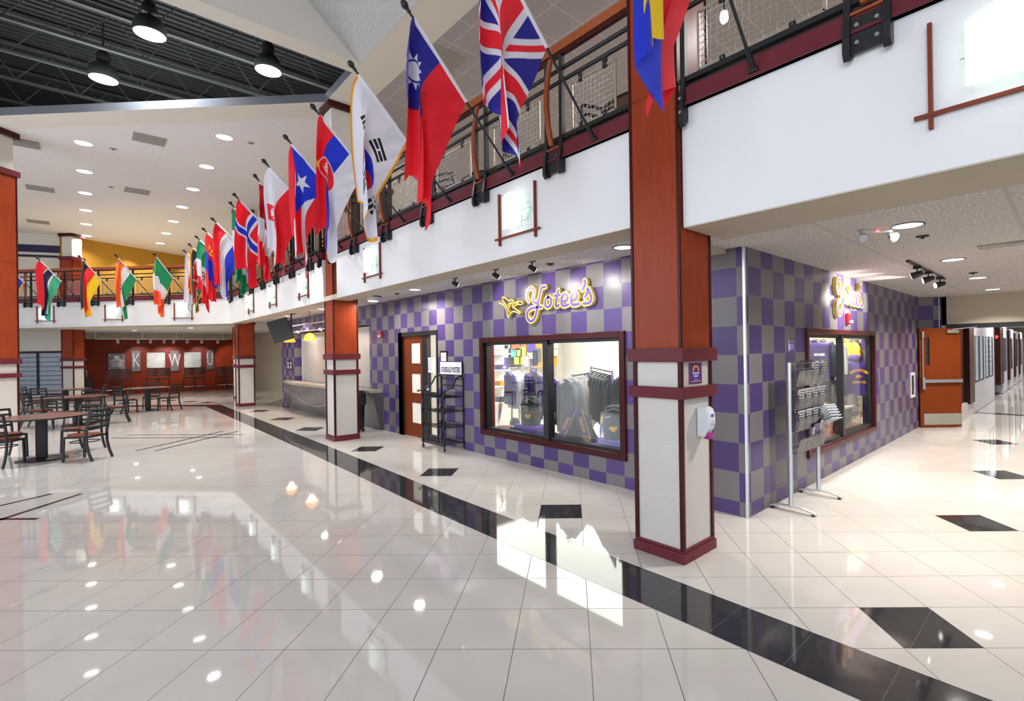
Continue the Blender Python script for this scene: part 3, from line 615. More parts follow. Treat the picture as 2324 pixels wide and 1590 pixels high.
def flag(lab, fn, origin, rz, s, zb=3.77, ang=46., L=1.79, nu=70, nv=110, seed=0, conv=.68, drop=1.80, fold=2.2, amp=.075, path=None, push=.025, hem=.10, t0=.965, hl=.86):
    t = thing('flag', lab, 'flag', (0,0,0), rz, None); M = T(origin[0], origin[1], 0) @ RZ(rz) @ T(s,.04,zb); t.location = M.translation
    r = np.random.RandomState(seed); ca, sa = math.cos(math.radians(ang)), math.sin(math.radians(ang)); D = np.array([0, ca, sa])
    c = MB(); c.cyl((0,0,0), D*L, .0125, 10); pole = c.build('flagpole', M_['blackp'], t)
    e = D*L; c = MB(); c.lathe([(.012,-.02),(.022,-.005),(.016,.005),(.02,.02),(.034,.045),(.036,.065),(.024,.09),(.008,.10)], (0,0,0), 10, 0, T(*e) @ Matrix.Rotation(-(math.pi/2-math.radians(ang)), 4, 'X')); c.build('finial', M_['dark'], t)
    c = MB(); c.box(-.035,.035,-.045,-.01,-.04,.06); c.cyl(D*-.02, D*.13, .021, 10); c.cyl((-.035,.01,.0),(.035,.01,.0),.016,8); c.build('pole_bracket', M_['dark'], t)
    u = np.linspace(0, 1, nu+1)[:, None]*np.ones((1, nv+1)); v = np.ones((nu+1, 1))*np.linspace(0, 1, nv+1)[None, :]
    at = L*t0-u*hl                                         # position along the pole
    hy, hz = at*ca, at*sa
    y0 = L*t0*ca; zt = L*t0*sa
    Lf = drop-.28; al_ = np.radians(44+21*u); nx_, nz_ = np.cos(al_), -np.sin(al_)                  # the fly leaves the pole square to it, then hangs plumb in folds
    bw = hl*ca*(1-conv); fu = u if path is None else np.interp(u, path[0], path[1])
    xf = y0+push-bw*fu; sx = v*Lf; d1 = np.maximum(.0, (xf-hy)/nx_); kk = .07
    if path is not None: sx = v*(Lf-np.interp(u, path[0], path[3]))
    tt = -kk*np.log(np.exp(-sx/kk)+np.exp(-d1/kk))+kk*np.log(1+np.exp(-d1/kk)); tt = np.minimum(tt, sx)
    yy_ = hy+nx_*tt; zz = hz+nz_*tt-(sx-tt)
    ww = 1/(1+np.exp(-(sx-d1-.02)/.12)); ph = r.rand()*6.28; hm = hem*v**3
    zz = zz+hm*np.sin(u*math.pi*(2+2*r.rand())+ph)+.10*u*v**2
    xx = amp*ww*np.sin(2*math.pi*fold*u+ph+.9*v)+.03*ww*np.sin(2*math.pi*fold*2.1*u+ph*2-2*v)+.022*np.sin(4*v+3*u+ph)*np.minimum(1, 4*v)
    yy_ = yy_+.45*amp*ww*np.cos(2*math.pi*fold*u+ph+.9*v)+.02*np.sin(6*v+seed)*v
    if path is not None: xx = .3*xx-.4*np.interp(u, path[0], path[2])*ww
    co = np.stack([xx, yy_, zz], -1).reshape(-1, 3)
    ii = np.arange(nu)[:, None]*(nv+1)+np.arange(nv)[None, :]; fc = np.stack([ii, ii+1, ii+nv+2, ii+nv+1], -1).reshape(-1, 4)
    me = bpy.data.meshes.new('flag_cloth'); me.from_pydata(co.tolist(), [], fc.tolist()); me.materials.append(M_['flag'])
    me.polygons.foreach_set('use_smooth', [True]*len(fc))
    C = fn(u, v).reshape(-1, 3); ca_ = me.color_attributes.new('dye', 'FLOAT_COLOR', 'POINT'); ca_.data.foreach_set('color', np.c_[C, np.ones(len(C))].astype(np.float32).ravel())
    o = bpy.data.objects.new('flag_cloth', me); COL.objects.link(o); o.parent = t
    c = MB(); c.cyl(D*(L*t0+.0), D*(L*t0-hl), .021, 10); c.build('pole_sleeve', M_['sleeve'], t)
    return t
O1 = ((-1.38,0), R90)
flag('yellow, blue and red flag with its lower end folded, in front of the nearest column', hs((0,YEL),(.4,BLU),(.68,RED)), *O1, -.78, seed=3, nu=180, nv=200, drop=1.95, conv=.50, hem=.03,
     push=.20, path=([0,.12,.38,.46,.52,.62,.72,.84,1],[.68,.25,.25,.1,0,.9,1.0,1.2,-.05],[.10,.11,.10,.05,.0,.03,-.04,-.05,-.06],[.10,.10,.10,.04,.0,.0,.1,.3,.0]))
flag('red, white and blue flag of crossed bars, right of the all-red and blue-cornered flag', uk, *O1, .78, seed=4, nu=230, nv=330, conv=.62, drop=1.62, fold=1.6, hem=.06)
flag('red flag with a blue corner and white sun', taiwan, *O1, 2.04, seed=8, nu=230, nv=330, drop=1.84, conv=.74, fold=1.9)
flag('white gold-fringed flag with a red and blue disc and black bars', fringe(korea, w_=.022), *O1, 3.37, seed=11, nu=230, nv=330, drop=1.86, conv=.66, fold=1.7)
flag('red, blue and white striped flag with a crest, left of the gold-fringed white flag', serbia, *O1, 4.70, seed=13, nu=200, nv=300, drop=1.80, conv=.7, fold=1.8, hem=.14)
flag('flag with a white star on a blue triangle and red and white stripes', prico, *O1, 5.97, seed=17, nu=180, nv=270, drop=1.80, conv=.6, fold=1.7, hem=.12)
flag('white and red flag with an eagle shield', poland, *O1, 7.25, seed=19, nu=160, nv=240, conv=.6, drop=1.75, fold=1.8)
flag('narrow red and white banded flag tucked behind the eagle shield flag', vs((0,hexc(170,12,30)),(.34,WHT),(.66,RED)), *O1, 8.55, seed=23, ang=52, conv=.7)
flag('red flag with a blue and white cross', norway, *O1, 9.64, seed=29, nu=90, nv=140, conv=.5, fold=1.5, drop=1.7)
flag('green, white and green flag nearest the third column', vs((0,GRN),(.34,WHT),(.67,GRN)), *O1, 10.83, seed=31, ang=52, conv=.62)
flag('red, white and blue striped flag left of the green and white one', hs((0,RED),(.34,WHT),(.67,BLU)), *O1, 12.1, seed=37, conv=.6)
flag('red, blue and red flag with a yellow emblem', mong, *O1, 13.4, seed=41, conv=.7)
flag('green, white and red flag with a central emblem', mexico, *O1, 14.55, seed=43, conv=.7)
flag('black, red and green fringed flag with a shield', fringe(kenya), *O1, 15.85, seed=47, conv=.76)
flag('white flag with a red disc at the corner of the balcony', lambda u, v: put(base(u, WHT), ring(u, v, .5, .5, .27), RED), *O1, 17.0, seed=53, conv=.78)
O2 = (FA, FRZ)
flag('green, white and orange flag on the far balcony', fringe(vs((0,GRN),(.34,WHT),(.67,hexc(240,80,40))), w_=.02), *O2, 1.58, seed=59, conv=.6, zb=3.74, ang=44)
flag('orange, white and green flag with a wheel on the far balcony', india, *O2, 2.88, seed=61, conv=.62, zb=3.74, ang=44)
flag('black, red and gold fringed flag on the far balcony', fringe(hs((0,BLK),(.34,RED),(.67,YEL)), w_=.02), *O2, 4.14, seed=67, conv=.62, zb=3.74, ang=44)
flag('red, navy and green banded flag nearest the left edge column', gambia, *O2, 5.60, seed=71, conv=.55, zb=3.74, ang=44)
flag('blue gold-fringed flag half hidden behind the left edge column', fringe(lambda u, v: base(u, BLU)), *O2, 6.95, seed=73, zb=3.74, ang=44)
# ---------------------------------------------------------------- ceiling lights
def downlight(lab, x, y, z, r=.12, p=20, grp=None, col=(1,.95,.87), sp=2.6):
    t = thing('recessed_downlight', lab, 'ceiling light', (x, y, z), 0, grp)
    c = MB(); c.lathe([(r+.015,-.006),(r+.015,.0),(r-.002,.0),(r-.002,-.006),(r+.015,-.006)], n=24, cap=False); c.build('trim_ring', M_['dark'] if z < 3 else M_['whitep'], t)
    c = MB(); c.lathe([(r-.002,-.004),(r-.002,-.001)], n=24); c.build('diffuser', M_['lamp'], t)
    area('downlight_beam', (x, y, z-.012), r*1.6, p, col, spread=sp)
for k, (x, y) in enumerate([(-.44,1.24),(-.5,6.16),(-.5,11.2),(-.5,14.2)]):
    downlight(['round recessed light under the balcony, close to the left side of the nearest column','round recessed light under the balcony above the store door','round recessed light above the near end of the serving counter','round recessed light above the far end of the serving counter'][k], x, y, 2.95, .11, 9 if k == 0 else 24)
ord_ = ['first','second','third','fourth','fifth','sixth','seventh']
for k, (x, y) in enumerate([(.29,-1.36),(2.82,-1.33),(5.24,-1.31),(7.6,-1.28)]): downlight('round recessed light in the entry ceiling, %s counting toward the double doors' % ord_[k], x, y, 2.82, .115, 46, sp=2.3)
for k, (x, y) in enumerate([(-3.55,23.1),(-1.82,23.0),(-1.83,21.3),(-3.4,26.5)]): downlight('small round recessed light under the far balcony, %s' % ['left one','right one','nearest the third column','near the panelled wall'][k], x, y, 2.95, .1, 34)
for c_, X in enumerate((-4.94, -2.55)):
    for k in range(7 if c_ else 6):
        y = (11.42 if c_ else 14.0)+2.465*k
        downlight('round recessed light in the high pale ceiling, %s from the front in the %s row' % (ord_[k], 'right' if c_ else 'left'), X+.01*k, y, 6.9, .165, 38, sp=2.2)
for k, (px, py) in enumerate([(340,78),(235,180),(609,161)]):
    p = P(px, py, 8.2); t = thing('high_bay_lamp', ['high bay lamp nearest the viewer in the dark ceiling bay','high bay lamp at the left of the dark ceiling bay','high bay lamp at the right end of the dark ceiling bay'][k], 'ceiling lamp', tuple(p))
    c = MB(); c.lathe([(.265,0),(.275,.02),(.27,.16),(.20,.30),(.14,.34)], n=28); c.build('reflector_can', M_['pit'], t)
    c = MB(); c.lathe([(.255,-.004),(.255,.01)], n=28); c.build('lens', M_['lamp2'], t)
    c = MB(); c.cyl((0,0,.34),(0,0,1.35),.02,8); c.lathe([(.12,.42),(.14,.5),(.1,.62),(.03,.66)], n=16); c.build('hanger_stem', M_['blackp'], t)
    area('high_bay_beam', tuple(p+np.array([0,0,-.03])), .45, 200, (.93,.96,1), spread=2.3)
# ---------------------------------------------------------------- ceiling fittings
def plate(name, lab, cat, x0, x1, y0, y1, z, m, grp=None, slats=0):
    t = thing(name, lab, cat, ((x0+x1)/2, (y0+y1)/2, z)); dx, dy = (x1-x0)/2, (y1-y0)/2
    c = MB(); c.box(-dx,dx,-dy,dy,-.012,.0); c.build('grille_plate', m, t, .002)
    if slats:
        c = MB()
        for k in range(slats): c.box(-dx+.02,dx-.02,-dy+.03+(2*dy-.06)*k/slats,-dy+.03+(2*dy-.06)*(k+.5)/slats,-.018,-.012)
        c.build('louvre_set', m, t)
M_['vent'] = plain('grey_vent_enamel', (.33,.31,.30), .6, var=0); M_['vent2'] = plain('beige_vent_enamel', (.40,.36,.32), .6, var=0)
for k, (x, y, l) in enumerate([(-3.82,12.7,'nearest grey air grille in the high pale ceiling'),(-3.76,17.65,'grey air grille in the middle of the high pale ceiling'),(-6.0,14.9,'grey air grille partly behind the left edge column, the nearer'),(-5.9,19.2,'grey air grille partly behind the left edge column, the farther'),(-6.2,24.5,'grey air grille above the navy striped wall')]):
    plate('ceiling_grille', l, 'vent', x-.3, x+.3, y-.3, y+.3, 6.9, M_['vent'], slats=8)
plate('ceiling_grille', 'square dark return grille in the ceiling above the balcony railing', 'vent', -.72,-.1,4.95,5.5,6.9, M_['vent'], slats=8)
plate('ceiling_grille', 'beige slot grille in the entry ceiling beyond the emergency light', 'vent', 1.95,2.2,-2.9,-1.65,2.82, M_['vent2'], slats=3)
for lab, x, y, z in (('small black ceiling speaker disc beyond the emergency light', .9,-1.36,2.82),('small black ceiling disc beside the third entry downlight',4.45,-1.34,2.82),('small dark ceiling disc near the track heads above the sign',-.38,2.56,2.95),('small dark ceiling disc left of the store door downlight',-.5,6.9,2.95),('small dark sprinkler plate in the high pale ceiling, nearest',-2.02,11.36,6.9),('small dark sprinkler plate in the high pale ceiling, left',-4.42,13.96,6.9),('small dark sprinkler plate in the high pale ceiling, farthest',-4.36,17.67,6.9)):
    t = thing('ceiling_disc', lab, 'ceiling fitting', (x,y,z)); r_ = .05 if z < 3 else .07; c = MB(); c.lathe([(r_,-.012),(r_*1.1,0)], n=16); c.build('cover_plate', M_['blackp'] if z < 3 else M_['vent'], t)
    c = MB(); c.lathe([(.012,-.03),(.02,-.012)], n=8); c.build('sensor_nub', M_['dark'], t)
t = thing('surface_light', 'round surface mounted ceiling light with black rim just right of the second column', 'ceiling light', (-.66,7.66,2.95))
c = MB(); c.lathe([(.16,-.02),(.17,0)], n=24); c.build('mounting_rim', M_['dark'], t); c = MB(); c.lathe([(.10,-.10),(.13,-.06),(.15,-.02)], n=24); c.build('housing', M_['whitep'], t); c = MB(); c.lathe([(.10,-.106),(.10,-.10)], n=24); c.build('diffuser', M_['lamp'], t)
area('surface_light_beam', (-.66,7.66,2.82), .18, 16)
# emergency light with two heads
e = P(1987,527,2.80); t = thing('emergency_light', 'white twin head emergency light with a red indicator on the entry ceiling', 'emergency light', (e[0],e[1],2.82), math.radians(-48))
c = MB(); c.box(-.135,.135,-.035,.035,-.032,0); c.build('housing', M_['whitep'], t, .008)
for sx in (-1,1):
    c = MB(); c.cyl((sx*.115,0,-.03),(sx*.125,-.03,-.075),.018,10); c.cyl((sx*.12,-.01,-.055),(sx*.135,-.055,-.085),.022,16,0,.045); h_ = c.build('lamp_head', M_['vent2'], t)
    c = MB(); c.cyl((sx*.1352,-.0555,-.0852),(sx*.136,-.058,-.0865),.038,16); c.build('lens', M_['alu'], h_)
c = MB(); c.cyl((0,-.036,-.02),(0,-.042,-.02),.008,8); c.build('indicator', emis('red_indicator', (1,.05,.05), 12), t)
# track heads over the storefront sign, one short rail each
M_['spotlens'] = emis('lit_spot_lens', (1,.97,.9), 6)
def head(parent, x, y, z, tx, ty, tz, mat, r=.038, L=.10, lens=True):
    p = Vector((x,y,z)); d = (Vector((tx,ty,tz))-p-Vector((0,0,-.1))).normalized()
    c = MB(); c.box(x-.02,x+.02,y-.045,y+.045,z-.035,z-.0); c.cyl((x,y,z-.03),(x,y,z-.10),.009,8); q = p+Vector((0,0,-.11)); c.cyl(q-d*L*.5, q+d*L*.5, r*.62, 14, 0, r)
    h_ = c.build('spot_head', mat, parent)
    if lens: c = MB(); c.cyl(q+d*(L*.5+.0005), q+d*(L*.5+.004), r*.85, 14); c.build('lens', M_['spotlens'], h_)
    return q, d
for k, (y, ty) in enumerate([(4.25,3.9),(3.2,2.9),(2.42,2.1)]):
    t = thing('track_spotlight', 'single black spotlight under the balcony, %s of the three facing the large wall sign' % ['left','middle','right'][k], 'spotlight', (-.82,y,2.95))
    c = MB(); c.box(-.016,.016,-.13,.05,-.02,0); c.build('track', M_['dark'], t)
    q, d = head(t, 0, 0, -.015, .8, ty-y, -.55, M_['dark'])
    spot('sign_spot', (-.82+q.x+d.x*.08, y+q.y+d.y*.08, 2.95+q.z+d.z*.08), (0, ty, 2.40), 30, 90)
t = thing('track_light', 'black track with three heads on the entry ceiling aimed at the small wall sign', 'track light', (0,0,2.82))
c = MB(); c.box(2.38,4.85,-.965,-.93,-.025,0); c.build('track', M_['dark'], t)
for k, (x, tx) in enumerate([(2.9,2.9),(3.6,3.3),(4.45,3.8)]):
    q, d = head(t, x, -.95, -.02, tx, 0, -.42, M_['dark'], .05, .13)
    spot('side_sign_spot', (q.x+d.x*.09, q.y+d.y*.09, 2.82+q.z+d.z*.09), (tx, 0, 2.42), 110, 70)
t = thing('track_light', 'white hanging track with a row of silver heads before the far panelled wall', 'track light', (0,28,0))
c = MB(); c.box(-4.65,.32,-.02,.02,2.60,2.635)
for x in (-4.65,-3.04,-1.78,.13): c.box(x-.012,x+.012,-.012,.012,2.6,2.95)
c.build('track', M_['whitep'], t)
for k, x in enumerate((-3.91,-3.2,-2.75,-2.24,-1.88,-1.35,-.77,-.1)):
    q, d = head(t, x, 0, 2.61, x+.1, 1.4, 1.8, M_['alu'], .07, .15)
    if k in (1,3,4,6,7): spot('panel_spot', (q.x, 28+q.y+.12, q.z-.05), (x+.15+(.8 if k == 7 else 0), 29.5, 1.5), 85, 60)
# warm wash on the ochre wall
for p in ((290,590),(350,580),(425,590)):
    q = PL(p[0], p[1], ya, (yd[1],-yd[0],0)); nn = np.array([yd[1],-yd[0],0]); a_ = q+nn*.9; a_[2] = 6.8; spot('ochre_wall_wash', tuple(a_), (q[0],q[1],4.6), 110, 78, (1,.93,.82))
# ---------------------------------------------------------------- storefront window, door and side window
def frame_y(mb, y0, y1, z0, z1, w, x0, x1):
    mb.box(x0,x1,y0,y0+w,z0,z1); mb.box(x0,x1,y1-w,y1,z0,z1); mb.box(x0,x1,y0+w,y1-w,z0,z0+w); mb.box(x0,x1,y0+w,y1-w,z1-w,z1)
def frame_x(mb, x0, x1, z0, z1, w, y0, y1):
    mb.box(x0,x0+w,y0,y1,z0,z1); mb.box(x1-w,x1,y0,y1,z0,z1); mb.box(x0+w,x1-w,y0,y1,z0,z0+w); mb.box(x0+w,x1-w,y0,y1,z1-w,z1)
b = MB(); frame_y(b, 1.58, 4.78, .35, 2.01, .09, -.035, .03); w1 = struct('window_1', b, M_['maroon'], None, .006)
b = MB(); frame_y(b, 1.66, 4.70, .42, 1.94, .06, .03, .13); b.box(.0,.13,3.06,3.17,.44,1.92); b.box(.13,.17,1.66,4.70,.42,.45); b.build('window_frame', M_['dark'], w1, .004)
b = MB(); b.box(.085,.09,1.71,3.06,.47,1.89); b.box(.085,.09,3.17,4.65,.47,1.89); b.build('window_pane', M_['glass'], w1)
b = MB(); frame_x(b, 1.63, 4.70, .35, 2.01, .07, -.03, .03); w2 = struct('window_2', b, M_['maroon'], None, .006)
b = MB(); frame_x(b, 1.70, 4.63, .42, 1.94, .05, .03, .10); b.box(3.06,3.13,.0,.09,.44,1.92); b.build('window_frame', M_['dark'], w2, .004)
b = MB(); b.box(1.75,3.06,.085,.09,.47,1.89); b.box(3.13,4.58,.085,.09,.47,1.89); b.build('window_pane', M_['glass'], w2)
# store door with sidelight
b = MB(); b.box(-.02,.16,7.72,7.89,0,2.21); b.box(-.02,.16,6.23,6.27,0,2.21); b.box(-.02,.16,6.27,7.72,2.12,2.21); b.box(.02,.11,6.70,6.90,0,2.12); b.box(.02,.1,6.27,6.68,0,.12); b.box(.02,.1,6.27,6.68,.90,.98)
b.box(-.02,.0,7.72,7.89,0,2.21); d1 = struct('door_1', b, M_['dark'], None, .003)
c = MB(); y0, y1 = 6.90, 7.72
hol = [(.30,.72),(.93,1.33),(1.55,1.97)]; c.box(.03,.075,y0,y0+.10,.01,2.12); c.box(.03,.075,7.38,y1,.01,2.12); pz = .01
for z0, z1 in hol+[(2.12,2.12)]: c.box(.03,.075,y0+.10,7.38,pz,z0); pz = z1
lf = c.build('door_leaf', M_['doorwood'], d1, .002)
M_['frost'] = plain('frosted_glowing_glass', (.80,.76,.66), .35, var=0, emit=.18)  # light behind the door glass is put in as a faint glow
for z0, z1 in hol: c = MB(); c.box(.04,.06,y0+.10,7.38,z0,z1); c.build('door_glass', M_['frost'], lf)
c = MB(); c.cyl((.03,6.945,1.0),(-.03,6.945,1.0),.012,10); c.lathe([(.02,0),(.03,.02),(.028,.045),(.012,.055)], (0,0,0), 14, 0, T(-.03,6.945,1.0) @ Matrix.Rotation(-math.pi/2, 4, 'Y')); c.build('door_handle', M_['steel'], lf)
c = MB(); c.box(.05,.055,6.27,6.68,.12,.90); c.box(.05,.055,6.27,6.68,.98,2.12); c.build('sidelight_pane', M_['glass'], d1)
def sheet(name, lab, cat, M, wd, ht, face, extra=()):
    t = thing(name, lab, cat, tuple(M.translation)); t.matrix_world = M
    c = MB(); c.box(-wd/2,wd/2,-ht/2,ht/2,-.004,0); c.build('sheet', face, t); return t
t = sheet('paper_notice', 'white printed notice taped inside the sidelight of the store door', 'notice', FX(.04, 6.62, 1.52), .30, .30, M_['paper'])
for k in range(7): c = MB(); c.box(-.11,.11-(k % 3)*.03,.10-k*.033,.106-k*.033,.0,.001); c.build('printed_line', M_['ink'], t)
t = thing('framed_notice', 'small dark framed notice on the checkered wall above the poster cart', 'notice', (0,6.03,1.66)); t.matrix_world = FX(-.012,6.0,1.645)
c = MB(); c.box(-.13,.13,-.155,.155,-.012,.0); c.build('wooden_frame', M_['maroon'], t, .003); c = MB(); c.box(-.095,.095,-.12,.12,0,.002); c.build('sheet', M_['paper'], t)
for k, s_ in enumerate(['EMPLOYEES','ONLY','PLEASE']): text(s_, .028, M_['ink'], T(0,.03-k*.04,.002), 'lettering', t, .0005)
t = sheet('sticker', 'small lilac sticker on the sidelight mullion above the cart', 'sticker', FX(-.018,6.62,1.06), .09, .09, plain('lilac_paper', (.45,.36,.72), .5, var=0))
# ---------------------------------------------------------------- script wall signs
G = {'capital_y': ([(720,560),(692,510),(682,440),(705,350),(765,305),(812,325),(828,390),(815,480),(820,560),(860,600),(905,575),(935,490),(960,380),(985,295),(1055,275)],[(960,380),(930,520),(905,640),(885,760),(855,880),(805,955),(750,965),(702,910),(690,820),(728,745),(800,705),(890,690),(980,683)]),
 'letter_o': ([(1120,487),(1160,500),(1178,560),(1165,630),(1130,675),(1085,680),(1058,640),(1058,570),(1080,510),(1120,487)],),
 'letter_t': ([(1322,345),(1302,440),(1278,560),(1268,640),(1290,668),(1325,645)],[(1245,458),(1345,438)]),
 'letter_e': ([(1405,568),(1475,557),(1508,505),(1492,435),(1450,418),(1402,465),(1385,550),(1392,625),(1432,662),(1525,632)],),
 'last_letter_e': ([(1600,545),(1665,530),(1703,475),(1688,405),(1648,388),(1602,435),(1580,530),(1590,605),(1632,640),(1735,618)],),
 'apostrophe': ([(1855,150),(1872,185),(1850,260),(1812,330)],),
 'letter_s': ([(1868,482),(1902,400),(1925,305),(1955,380),(1988,480),(1978,560),(1930,602),(1838,612)],)}
def smooth(pts, k=4):
    pts = [np.array(p, float) for p in pts]; out = []
    for i in range(len(pts)-1):
        p0, p1, p2, p3 = pts[max(i-1,0)], pts[i], pts[i+1], pts[min(i+2,len(pts)-1)]
        for j in range(k):
            t_ = j/k; out.append(.5*((2*p1)+(-p0+p2)*t_+(2*p0-5*p1+4*p2-p3)*t_*t_+(-p0+3*p1-3*p2+p3)*t_**3))
    return out+[pts[-1]]
def toA(p): q = PX(1120+p[0]/8.938, 620+p[1]/8.938, -.05); return (-q[1], q[2])    # local x = -Y
def sign(t, glyphs, M, f, lift=.0):
    for nm, strokes in glyphs.items():
        for m_, w_, h0, h1, part in ((M_['goldlt'],.082,-.02,.035,nm), (M_['purp2'],.036,.035,.041,'face_stroke')):
            c = MB()
            for si_, st in enumerate(strokes): c.ribbon([f(p) for p in smooth(st)], w_ if nm != 'apostrophe' else w_*1.05, -h0, -h1-.0011*si_, Matrix.Identity(4))
            o = c.build(part, m_, t if part == nm else o)
            if part == nm: pass
t = thing('shop_sign', 'large gold and purple script sign above the storefront window', 'sign', (-.02,2.9,2.45)); t.matrix_world = T(-.022,0,0) @ Matrix(((0,1,0,0),(-1,0,0,0),(0,0,1,0),(0,0,0,1)))
sign(t, G, None, toA)
t2 = thing('coyote_emblem', 'gold outline coyote head emblem left of the large script sign', 'emblem', (-.02,3.9,2.5)); t2.matrix_world = t.matrix_world.copy()
E1 = [[(122,605),(200,632),(258,720),(298,893),(340,820),(400,772),(470,790),(532,815),(548,785),(480,742),(432,705)],[(185,478),(200,560),(258,640),(300,720),(322,780)],[(185,478),(250,500),(310,558),(352,540),(412,548),(380,592),(352,622)],[(402,705),(390,640),(422,602),(500,572),(588,580),(568,630),(500,628),(440,655),(418,690)],[(300,640),(335,600),(350,590)],[(310,690),(345,650)],[(440,600),(500,600)]]
c = MB()
for st in E1: c.ribbon([toA(p) for p in smooth(st)], .020, .02, -.035, Matrix.Identity(4))
c.build('outline_stroke', M_['goldlt'], t2)
def toB(p): a, z = toA(p); return (2.56+(a+3.60)*.90, z*1.0)
t = thing('shop_sign', 'smaller gold and purple script sign on the side wall above the side window', 'sign', (3.2,-.022,2.45)); t.matrix_world = T(0,-.022,0)
sign(t, G, None, toB)
# ---------------------------------------------------------------- wall fittings
def alarm(lab, M):
    t = thing('fire_alarm', lab, 'fire alarm', (0,0,0)); t.matrix_world = M
    c = MB(); c.box(-.06,.06,-.07,.09,0,.045); c.build('red_housing', M_['red'], t, .008)
    c = MB(); c.box(-.045,.055,-.055,-.02,.045,.075); c.cyl((.02,-.03,.045),(.02,-.03,.08),.022,12); c.build('strobe_lens', M_['whitep'], t, .004)
alarm('red fire alarm strobe below the small side sign', FY(3.27,0,2.165)); alarm('red fire alarm strobe on the storefront wall left of the door', FX(0,8.77,2.2))
t = thing('extinguisher_cabinet', 'white framed recessed cabinet on the side wall beside the open door', 'cabinet', (7.45,0,.95)); t.matrix_world = FY(7.45,-.001,.945)
c = MB(); frame_x(c, -.18, .18, -.26, .26, .05, 0, 0); c = MB()
for bx in ((-.19,.19,.20,.26),(-.19,.19,-.26,-.20),(-.19,-.13,-.2,.2),(.13,.19,-.2,.2)): c.box(bx[0],bx[1],bx[2],bx[3],0,.02)
c.build('cabinet_frame', M_['whitep'], t, .003); c = MB(); c.box(-.13,.13,-.2,.2,.002,.006); c.build('door_panel', M_['dark'], t); c = MB(); c.box(.1,.115,-.05,.05,.006,.02); c.build('latch', M_['chrome'], t)
t = thing('wall_plaque', 'small purple store sign plaque on the side wall left of the side window', 'sign', (1.17,0,1.785)); t.matrix_world = FY(1.17,-.001,1.785)
c = MB(); c.box(-.10,.10,-.075,.075,0,.008); c.build('plaque_board', M_['purp2'], t); c = MB(); c.box(-.10,-.085,-.075,.075,.008,.014); c.build('metal_edge', M_['alu'], t)
text('STORE HOURS', .022, M_['gold'], T(0,.048,.009), 'heading', t, .0006); c = MB(); c.box(-.07,-.04,-.05,.02,.008,.011); c.build('white_tag', M_['paper'], t)
for k in range(4): c = MB(); c.box(-.02,.07-.01*(k % 2),.01-k*.017,.015-k*.017,.008,.0095); c.build('text_line', M_['paper'], t)
for lab, M in (('white duplex outlet low on the storefront wall left of the door', FX(-.001,8.8,.40)),('white duplex outlet low on the wall left of the counter', FX(-.03,15.9,.42))):
    t = thing('wall_outlet', lab, 'outlet', (0,0,0)); t.matrix_world = M; c = MB(); c.box(-.036,.036,-.058,.058,0,.006); c.build('cover_plate', M_['whitep'], t, .002)
    for z in (.022,-.022): c = MB(); c.box(-.016,.016,z-.014,z+.014,.006,.008); c.build('socket', M_['vent'], t)
# hand sanitiser and bank sign on the nearest column
t = thing('sanitiser_dispenser', 'white hand sanitiser dispenser with a magenta tip on the nearest column', 'dispenser', (0,0,0)); t.matrix_world = FY(-1.13,-.125,1.14)
prof = [(.0,.13),(.075,.13),(.10,.115),(.118,.07),(.122,0),(.11,-.05),(.085,-.09),(.075,-.125),(.0,-.125)]
c = MB(); c.prism([(p[0], p[1]) for p in prof], -.055, .055, 0, Matrix(((0,0,1,0),(0,1,0,0),(1,0,0,0),(0,0,0,1)))); c.build('housing', M_['whitep'], t, .014)
c = MB(); c.lathe([(.02,-.15),(.036,-.14),(.04,-.12),(.036,-.09),(.02,-.085)], (0,0,0), 16, 0, T(0,-.005,.085) @ Matrix.Rotation(-math.pi/2, 4, 'X') @ T(0,0,0)); 
c = MB(); c.box(-.038,.038,-.145,-.085,.045,.118); c.build('push_tip', M_['magenta'], t, .02)
c = MB(); c.box(-.022,.022,.035,.07,.117,.1195,0); c.build('logo_block', M_['purp2'], t)
for k in range(3): c = MB(); c.box(-.03,.03,.015-k*.018,.019-k*.018,.1195,.1225); c.build('text_line', M_['vent'], t)
t = thing('bank_sign', 'small purple sign with a rainbow arch and lettering on the nearest column', 'sign', (0,0,0)); t.matrix_world = FY(-1.19,-.123,1.555)
c = MB(); c.box(-.098,.098,-.088,.088,0,.006); c.build('sign_board', plain('plum_sign_enamel', (.13,.012,.16), .4, var=0), t, .002)
for k, (col_, r_) in enumerate(((M_['gold'],.048),(M_['goldlt'],.041),(M_['magenta'],.034))):
    c = MB(); c.ribbon([(r_*math.cos(a), r_*1.0*math.sin(a)) for a in np.linspace(0, math.pi, 13)], .006, 0, .002, Matrix(((1,0,0,0),(0,0,1,.018),(0,1,0,.006),(0,0,0,1)))); c.build('rainbow_arch', col_, t)
c = MB(); c.box(-.05,.05,-.038,.010,.006,.0075); c.build('blue_panel', plain('royal_blue_print', (.02,.06,.5), .4, var=0), t)
text('SUNFLOWER', .021, M_['paper'], T(0,.0,.0078), 'lettering', t, .0004, .85, bold=.0006); text('BANK', .024, M_['paper'], T(0,-.024,.0078), 'lettering', t, .0004, 1, bold=.0006)
text('WWW.SUNFLOWERBANK.COM', .011, M_['paper'], T(0,-.068,.0065), 'web_line', t, .0004, 1); text('MEMBER FDIC', .009, M_['paper'], T(0,-.052,.0065), 'web_line', t, .0004, 1)
